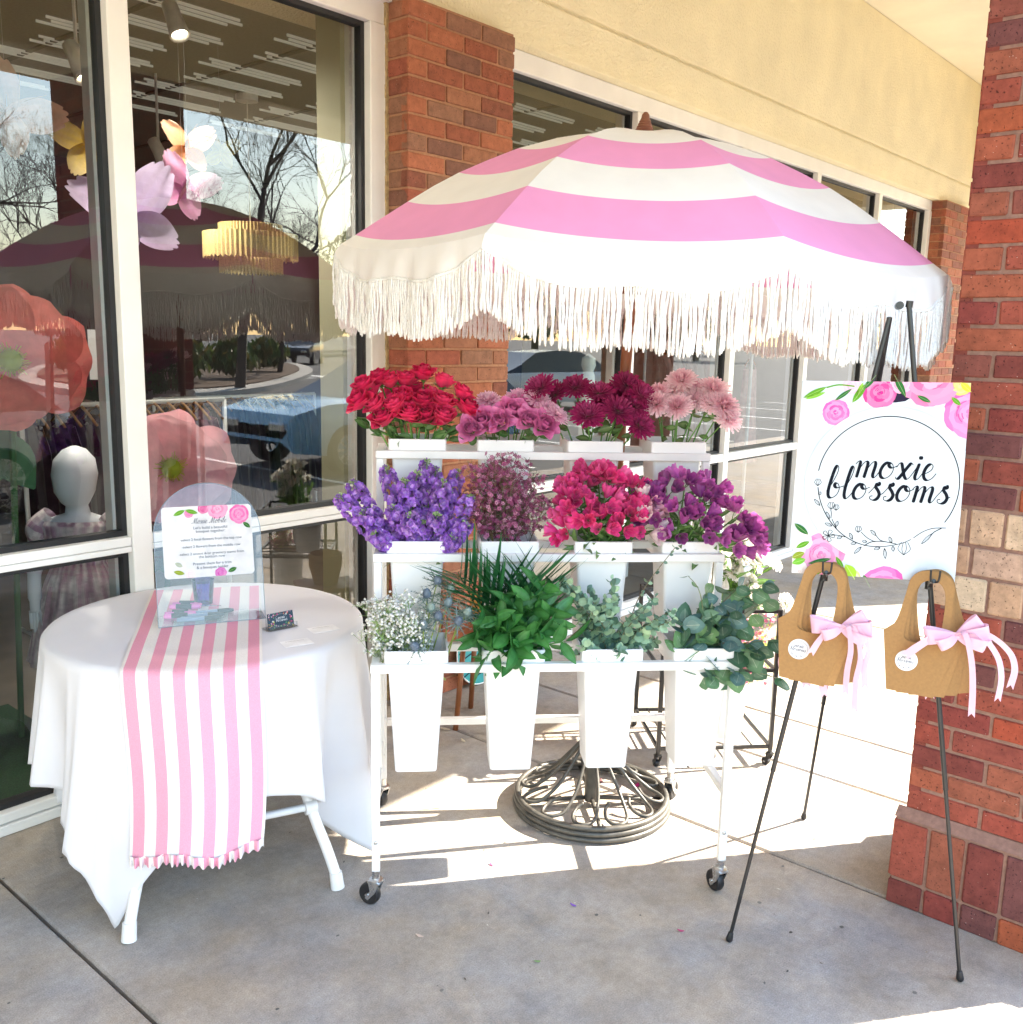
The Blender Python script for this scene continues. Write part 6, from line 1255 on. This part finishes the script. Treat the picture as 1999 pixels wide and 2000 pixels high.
# card on a stand, hanging rail with garments
p = on_y(206, 697, 4.6); t = thing('sign_holder', 'plain white card in a stand above the garment rail', 'sign', (p.x, 4.6, .03), (0, 0, -.6))
mb = MB(); mb.box((-.075, -.003, p.z-.14), (.075, .003, p.z+.10)); mb.build('card', K['white_metal'], t); mb = MB(); mb.tube([(0, 0, 0), (0, 0, p.z-.13)], .012, 8); mb.lathe([(.0, 0), (.14, 0), (.13, .02), (.0, .02)], 24, cap=False); mb.build('stand', K['white_metal'], t, smooth=True, angle=40)
def garment(parent, x, y, z, L, W, c, seed):
    rr = random.Random(seed); mb = MB(); mb.grid(16, 10, lambda u, v: ((u-.5)*.05+.02*math.sin(v*20+seed), (v-.5)*W*(.55+.45*min(1, u*4+.2)+.2*u)+.012*math.sin(u*9+v*12+seed), -L*u-.12*abs(v-.5)*(u < .05)), lambda u, v: mix(c, mix(c, (1, 1, 1), .3), (math.sin(v*30+seed)+1)/2*.5), M=Matrix.Translation((x, y, z-.05))); mb.build('garment', K['paper'], parent, smooth=True)
    mb = MB(); mb.tube(cat_rom([(x, y-W*.42, z-.10), (x, y-.06, z-.03), (x, y, z-.01), (x, y+.06, z-.03), (x, y+W*.42, z-.10)], 3), .008, 6, C('b88a5a')); mb.tube([(x, y, z-.01), (x, y, z+.02)], .002, 5, (.6, .6, .6)); mb.build('hanger', K['paper'], parent, smooth=True)
def garment_rack(name, lab, px, py, Y, n, dx, cols, L=.8, W=.42, metal='white_metal', z=None):
    p = on_y(px, py, Y); z = z or p.z; t = thing('garment_rack', lab, 'clothes rack', (p.x, Y, .03)); w = n*dx+.1; z -= .03
    mb = MB(); mb.tube([(0, 0, z), (w, 0, z)], .013, 8); mb.build('rail', K[metal], t, smooth=True)
    for x in (0, w): mb = MB(); mb.tube([(x, 0, z), (x, 0, .02)], .013, 8); mb.tube([(x, -.22, .012), (x, .22, .012)], .011, 8); mb.build('upright', K[metal], t, smooth=True)
    for k in range(n): garment(t, .06+k*dx, 0, z, L*random.uniform(.8, 1.1), W, random.choice(cols), k*3.1)
garment_rack('r', 'white clothes rail of plum garments behind the mannequin', 40, 795, 5.2, 13, .085, [C('4a2448'), C('6a3458'), C('8a5068'), C('3a2a4c'), C('a88090'), C('5a3c50')])
garment_rack('r', 'clothes rail of pale garments on wooden hangers behind the cart', 1262, 668, 4.7, 11, .085, [C('e0c8c4'), C('c8b0a8'), C('d8d0c8'), C('b8a49c'), C('a08c84')], 1.0)
garment_rack('r', 'dark clothes rail deep inside the shop', 300, 780, 6.8, 14, .10, [C('2c3a34'), C('4a4450'), C('6c6c74'), C('3c2c44')], .9)
p = on_y(1467, 700, 4.2); t = thing('hanging_dress', 'pale pink tiered strap dress hanging behind the window bars', 'dress', (p.x, 4.2, p.z), (0, 0, .2)); DP = C('e8c4bc')
def dr2(u, v): a = 2*math.pi*u; w = (.13+.05*v*v+.02*(v > .72)+.02*(v > .9))*(1+.05*math.sin(a*11)*v); return (w*math.cos(a), .05*math.sin(a)*(1+v), -.10-.85*v)
mb = MB(); mb.grid(64, 24, dr2, lambda u, v: mix(DP, (.8, .55, .5), .18*(math.sin(u*70)+1)/2), closed=True); mb.build('skirt', K['paper'], t, smooth=True); mb = MB()
for s in (-1, 1): mb.tube([(s*.08, -.03, -.10), (s*.05, 0, 0), (s*.08, .03, -.10)], .005, 5, DP)
mb.tube(cat_rom([(-.17, 0, -.06), (0, 0, .0), (.17, 0, -.06)], 5), .008, 6, C('b88a5a')); mb.tube([(0, 0, 0), (0, 0, 3.19-p.z)], .002, 4, (.5, .5, .5)); mb.build('hanger_and_straps', K['paper'], t, smooth=True)
p = on_y(1462, 800, 4.0); mb = MB(); mb.tube([(0, 0, 0), (0, 0, 1.95)], .016, 10); mb.lathe([(.0, 0), (.15, 0), (.14, .02), (.0, .02)], 24, cap=False); tag(mb.build('display_pole', K['white_metal'], smooth=True, angle=40, loc=(p.x, 4.0, .03)), 'white display pole in front of the pale pink dress', 'pole')
p = on_y(1590, 1010, 3.9); mb = MB(); mb.lathe([(.0, 0), (.08, 0), (.12, .15), (.11, .34), (.05, .46), (.055, .56), (.05, .56), (.0, .5)], 24, C('3fa09c'), cap=False); tag(mb.build('teal_vase', K['attr'], smooth=True, loc=(p.x, 3.9, .03)), 'tall teal vase on the shop floor behind the last window', 'vase')
p = on_y(1148, 770, 3.9); mb = MB(); mb.lathe([(.0, 0), (.05, 0), (.055, .9), (.045, 1.05), (.035, 1.08), (.05, 1.12), (.045, 1.17), (.0, 1.2)], 20, (.72, .76, .70), cap=False); tag(mb.build('turned_post', K['attr'], smooth=True, angle=40, loc=(p.x, 3.9, .40)), 'pale turned post with a rounded cap behind the burgundy flowers', 'post')
mb = MB(); mb.box((-.3, -.2, 0), (.3, .2, .37), ch=.01); tag(mb.build('display_plinth', K['white_metal'], loc=(p.x, 3.9, .03)), 'white display plinth inside the window behind the cart', 'plinth')
# pendant lamp with two raffia tiers
p = on_y(490, 475, 5.6); t = thing('pendant_lamp', 'two tier raffia fringe pendant lamp hanging inside the shop', 'lamp', p)
K['raffia'] = mat('raffia', C('b09a64'), .9, nz=(120, .3), transl=.3)
for (r, z0, z1) in ((.20, .12, .02), (.30, .06, -.10), (.20, -.10, -.19)):
    mb = MB(); mb.grid(120, 3, lambda u, v: ((r+.006*(int(u*120) % 2))*math.cos(2*math.pi*u), (r+.006*(int(u*120) % 2))*math.sin(2*math.pi*u), lerp(z0, z1, v)+(.012*math.sin(u*301) if v == 1 else 0)), closed=True); mb.build('raffia_tier', K['raffia'], t)
mb = MB(); mb.tube([(0, 0, .1), (0, 0, 3.19-p.z)], .004, 6); mb.lathe([(.0, 3.19-p.z-.04), (.07, 3.19-p.z-.04), (.07, 3.19-p.z), (.0, 3.19-p.z)], 20, cap=False); mb.lathe([(.02, -.02), (.03, .05), (.012, .10)], 10); mb.build('cord_and_rose', K['track'], t)

# ================================================================ ACROSS THE LOT (seen in the glass)
isl = thing('kerb_island', 'pale concrete kerb island with planting across the lot', 'kerb', kind='structure'); del isl['category']
mb = MB(); oi_ = cat_rom([(14, -17), (19, -20), (28, -30), (33, -40), (30, -48), (22, -42), (14, -28), (12, -20)], 5, closed=True); mb.prism([(q.x, q.y) for q in oi_], -.14, .02); mb.build('kerb', mat('kerb_concrete', (.48, .45, .40), .9), isl)
mb = MB(); ci = Vector((22, -32, 0)); mb.prism([((q.x-22)*.9+22, (q.y+32)*.9-32) for q in oi_], .021, .06); mb.build('soil', mat('mulch', C('5c4632'), .95, nz=(20, .4)), isl)
K['line'] = mat('road_paint', (.70, .70, .68), .7, nz=(30, .15))
mb = MB()
for k in range(9): mb.box((4.6+k*2.9, -7.2, -.136), (4.7+k*2.9, -2.0, -.1355))
for k in range(3): mb.box((22+k*1.6, -29.5+k*.9, -.136), (22.9+k*1.6, -26+k*.9, -.1355))
tag(mb.build('road_markings', K['line']), kind='structure')
def car(lab, loc, rz, col, cat='car', sc=(1, 1, 1), paint=None):
    t = thing('parked_car', lab, cat, loc, (0, 0, rz)); t.scale = sc; pm = mat('car_paint', col, .22, coat=.6, nz=(2, .02))
    st = [(-2.25, .62, .45, .62, .62), (-2.2, .82, .32, .80, .80), (-1.7, .89, .26, .92, .94), (-1.0, .91, .24, .95, 1.00), (-.55, .91, .24, .97, 1.18), (-.05, .92, .24, .98, 1.48), (.6, .92, .24, .98, 1.55), (1.3, .91, .24, .99, 1.50), (1.75, .90, .25, 1.0, 1.30), (2.1, .86, .30, .98, 1.02), (2.25, .78, .38, .90, .92)]
    vs = []; fs = []; ms = []; n = 10
    for (x, w, zs_, zb, zr) in st:
        cab = zr-zb; rw = w*(.98-.24*min(1, cab/.5)); half = [(w*.96, zs_), (w, zs_+.2), (w*1.01, zb-.12), (w*.97, zb), (rw, zr-.03 if cab > .1 else zb+.004), ]
        vs += [(x, y, z) for y, z in half]+[(x, -y, z) for y, z in half[::-1]]
    m = len(st)
    for i in range(m-1):
        for k in range(n):
            if k == n-1: continue
            fs.append((i*n+k, (i+1)*n+k, (i+1)*n+k+1, i*n+k+1)); cabin = st[i][4]-st[i][3] > .12 or st[i+1][4]-st[i+1][3] > .12
            ms.append(1 if (k in (3, 5) and cabin) or (k == 4 and (i in (3, 4) or i in (7, 8))) else 0)
    fs.append(tuple(range(n))); ms.append(0); fs.append(tuple((m-1)*n+k for k in range(n-1, -1, -1))); ms.append(0)
    b = MB(); g = MB(); b.add(vs, [f for f, q in zip(fs, ms) if q == 0]); g.add(vs, [f for f, q in zip(fs, ms) if q == 1]); b.build('body', pm, t, smooth=True, angle=35); g.build('glazing', K['carglass'], t, smooth=True, angle=35)
    for x in (-1.4, 1.42):
        for s in (-1, 1):
            wl = bpy.data.objects.new('wheel', None); COL.objects.link(wl); wl.parent = t; wl.location = (x, s*.82, .33); wl.rotation_euler = (R(90), 0, 0)
            mb = MB(); mb.lathe([(.21, -.11), (.30, -.115), (.33, -.08), (.33, .08), (.30, .115), (.21, .11)], 28, cap=False); mb.build('tyre', K['rubber'], wl, smooth=True, angle=40)
            mb = MB()
            for k in range(10): a = R(36*k); mb.add([(.03*math.cos(a-.5), .03*math.sin(a-.5), -s*.10), (.2*math.cos(a-.10), .2*math.sin(a-.10), -s*.11), (.2*math.cos(a+.10), .2*math.sin(a+.10), -s*.11), (.03*math.cos(a+.5), .03*math.sin(a+.5), -s*.10)], [(0, 1, 2, 3)])
            mb.tube([(.205*math.cos(R(a)), .205*math.sin(R(a)), -s*.10) for a in range(0, 360, 15)], .012, 6, closed=True); mb.build('rim', K['zinc'], wl)
    for s in (-1, 1):
        mb = MB(); mb.box((2.14, s*.62-.16, .70), (2.262, s*.62+.16, .84), ch=.02); mb.build('tail_lamp', mat('tail_lamp', (.5, .01, .01), .2, nz=(5, .05)), t)
        mb = MB(); mb.box((-2.27, s*.5-.16, .58), (-2.14, s*.5+.16, .70), ch=.02); mb.build('headlamp', K['zinc'], t)
    return t
K['carglass'] = mat('car_glass', (.02, .03, .035), .08, spec=.8, nz=(3, .1))
car('pale blue parked car nearest the walk, seen in the shop glass', (9.5, -4.15, -.14), 0, C('7fb4dc')); car('white parked car beyond the pale blue one, seen in the glass', (19, -9.5, -.14), R(20), (.7, .7, .7))
car('dark suv driving away across the lot, seen in the glass', (34.6, -39.5, -.14), R(-42), (.015, .016, .02), 'car', (1, 1, 1.18)); car('silver parked car left of the walk', (2.4, -4.3, -.14), 0, (.62, .63, .64))
K['bark'] = mat('grey_bark', C('4a4038'), .95, nz=(8, .35), bump=(20, .6, .02))
def bare_tree_mesh(seed, H, depth=7):
    rr = random.Random(seed); mb = MB()
    def br(p, d, L, r, lv):
        n = 4; pts = [p]; q = p
        for k in range(n): d = (d+Vector((rr.uniform(-.16, .16), rr.uniform(-.16, .16), rr.uniform(-.05, .12)))).normalized(); q = q+d*L/n; pts.append(q)
        mb.tube(pts, [lerp(r, r*.62, k/n) for k in range(n+1)], 6 if lv < 2 else (4 if lv < 4 else 3), cap=False)
        if lv >= depth: return
        for k in range(3):
            a = rr.uniform(0, 6.3); s = rr.uniform(.45, .85); nd_ = (d+(frame(d) @ Vector((math.cos(a), math.sin(a), 0)))*s).normalized(); br(pts[rr.choice((2, 3, 4)) if k else 4], nd_, L*rr.uniform(.60, .80), r*.58, lv+1)
    br(Vector((0, 0, 0)), Vector((0, 0, 1)), H*.30, H*.013, 0); return mb.mesh('branches', K['bark'], True)
BT = [bare_tree_mesh(3, 13), bare_tree_mesh(8, 11)]
def leafy_mesh(seed, H, W, cols, n=2600):
    rr = random.Random(seed); mb = MB()
    for k in range(n):
        u = rr.random(); th = rr.uniform(0, 6.3); z = H*(.16+.84*u); w = W*(math.sin(math.pi*min(1, u*.85+.12))**.7)*(.75+.25*math.sin(th*3+u*9)); r = w*rr.random()**.4; p = Vector((r*math.cos(th), r*math.sin(th), z)); s = rr.uniform(.10, .24)
        M = frame((rr.uniform(-1, 1), rr.uniform(-1, 1), rr.uniform(0, 1)), p=p); mb.add([(-s, 0, 0), (0, -s*.45, .03), (s, 0, 0), (0, s*.45, .03)], [(0, 1, 2, 3)], mix(rr.choice(cols), (.02, .03, .01), rr.random()*.3), M=M)
    return mb.mesh('crown', K['leaf'])
LT = leafy_mesh(5, 9, 3.0, [C('3c5a34'), C('2e4a2c'), C('56703c')]); SH = leafy_mesh(9, 1.3, 1.1, [C('4c6a34'), C('6a7a3c'), C('8a7a44')], 500)
trk = MB(); trk.tube([(0, 0, 0), (.05, 0, 3), (0, .05, 7.5)], [.2, .16, .03], 8); TRK = trk.mesh('trunk', K['bark'], True)
spots = [(16.5, -18.5, 0, 1.0, 'tall bare tree on the kerb island, largest in the left pane'), (24, -27, 1, .8, 'bare tree behind the kerb island'), (20, -33, 0, .9, 'bare tree at the far tip of the island'), (12.5, -32, 1, 1.2, 'broad bare tree across the lot at left'), (38, -52, 0, 1.1, 'bare tree beyond the dark suv'), (30, -58, 1, 1.1, 'bare tree in the far row of trees'), (50, -44, 0, 1.0, 'bare tree at the right of the far row')]
for x, y, k, s, lb in spots:
    t = thing('bare_tree', lb, 'tree', (x, y, -.14), (0, 0, x), 'bare trees across the lot'); t.scale = (s, s, s); inst('branches', BT[k], t)
for i, (x, y, s) in enumerate(((6.5, -24, 1.1), (8.5, -40, 1.25), (44, -66, 1.1), (56, -60, 1.2), (66, -48, 1.2), (26, -70, 1.2), (80, -40, 1.2), (95, -25, 1.2), (2, -38, 1.3), (15, -60, 1.3), (110, -60, 1.5), (70, -75, 1.4), (-10, -45, 1.3))):
    t = thing('evergreen_tree', ['dense evergreen nearest the lot, in the left edge of the glass', 'evergreen behind the nearest one', 'evergreen beyond the dark suv', 'evergreen right of the far bare tree', 'evergreen far along the lot', 'evergreen at the back of the far row', 'evergreen beyond the parked cars', 'evergreen at the far right of the lot', 'evergreen far left across the lot', 'evergreen in the middle of the back row', 'largest of the far evergreens across the lot', 'evergreen behind the far row', 'evergreen beyond the left end of the lot'][i], 'tree', (x, y, -.14), (0, 0, i), 'evergreens across the lot'); t.scale = (s*1.3, s*1.3, s); inst('crown', LT, t); inst('trunk', TRK, t)
for i in range(9):
    q = oi_[(i*4) % len(oi_)]; t = inst('shrub', SH, loc=((q.x-22)*.7+22, (q.y+32)*.7-32, .05), rot=(0, 0, i)); tag(t, 'low shrub planted on the kerb island', 'shrub', 'shrubs on the kerb island')

number_stems()
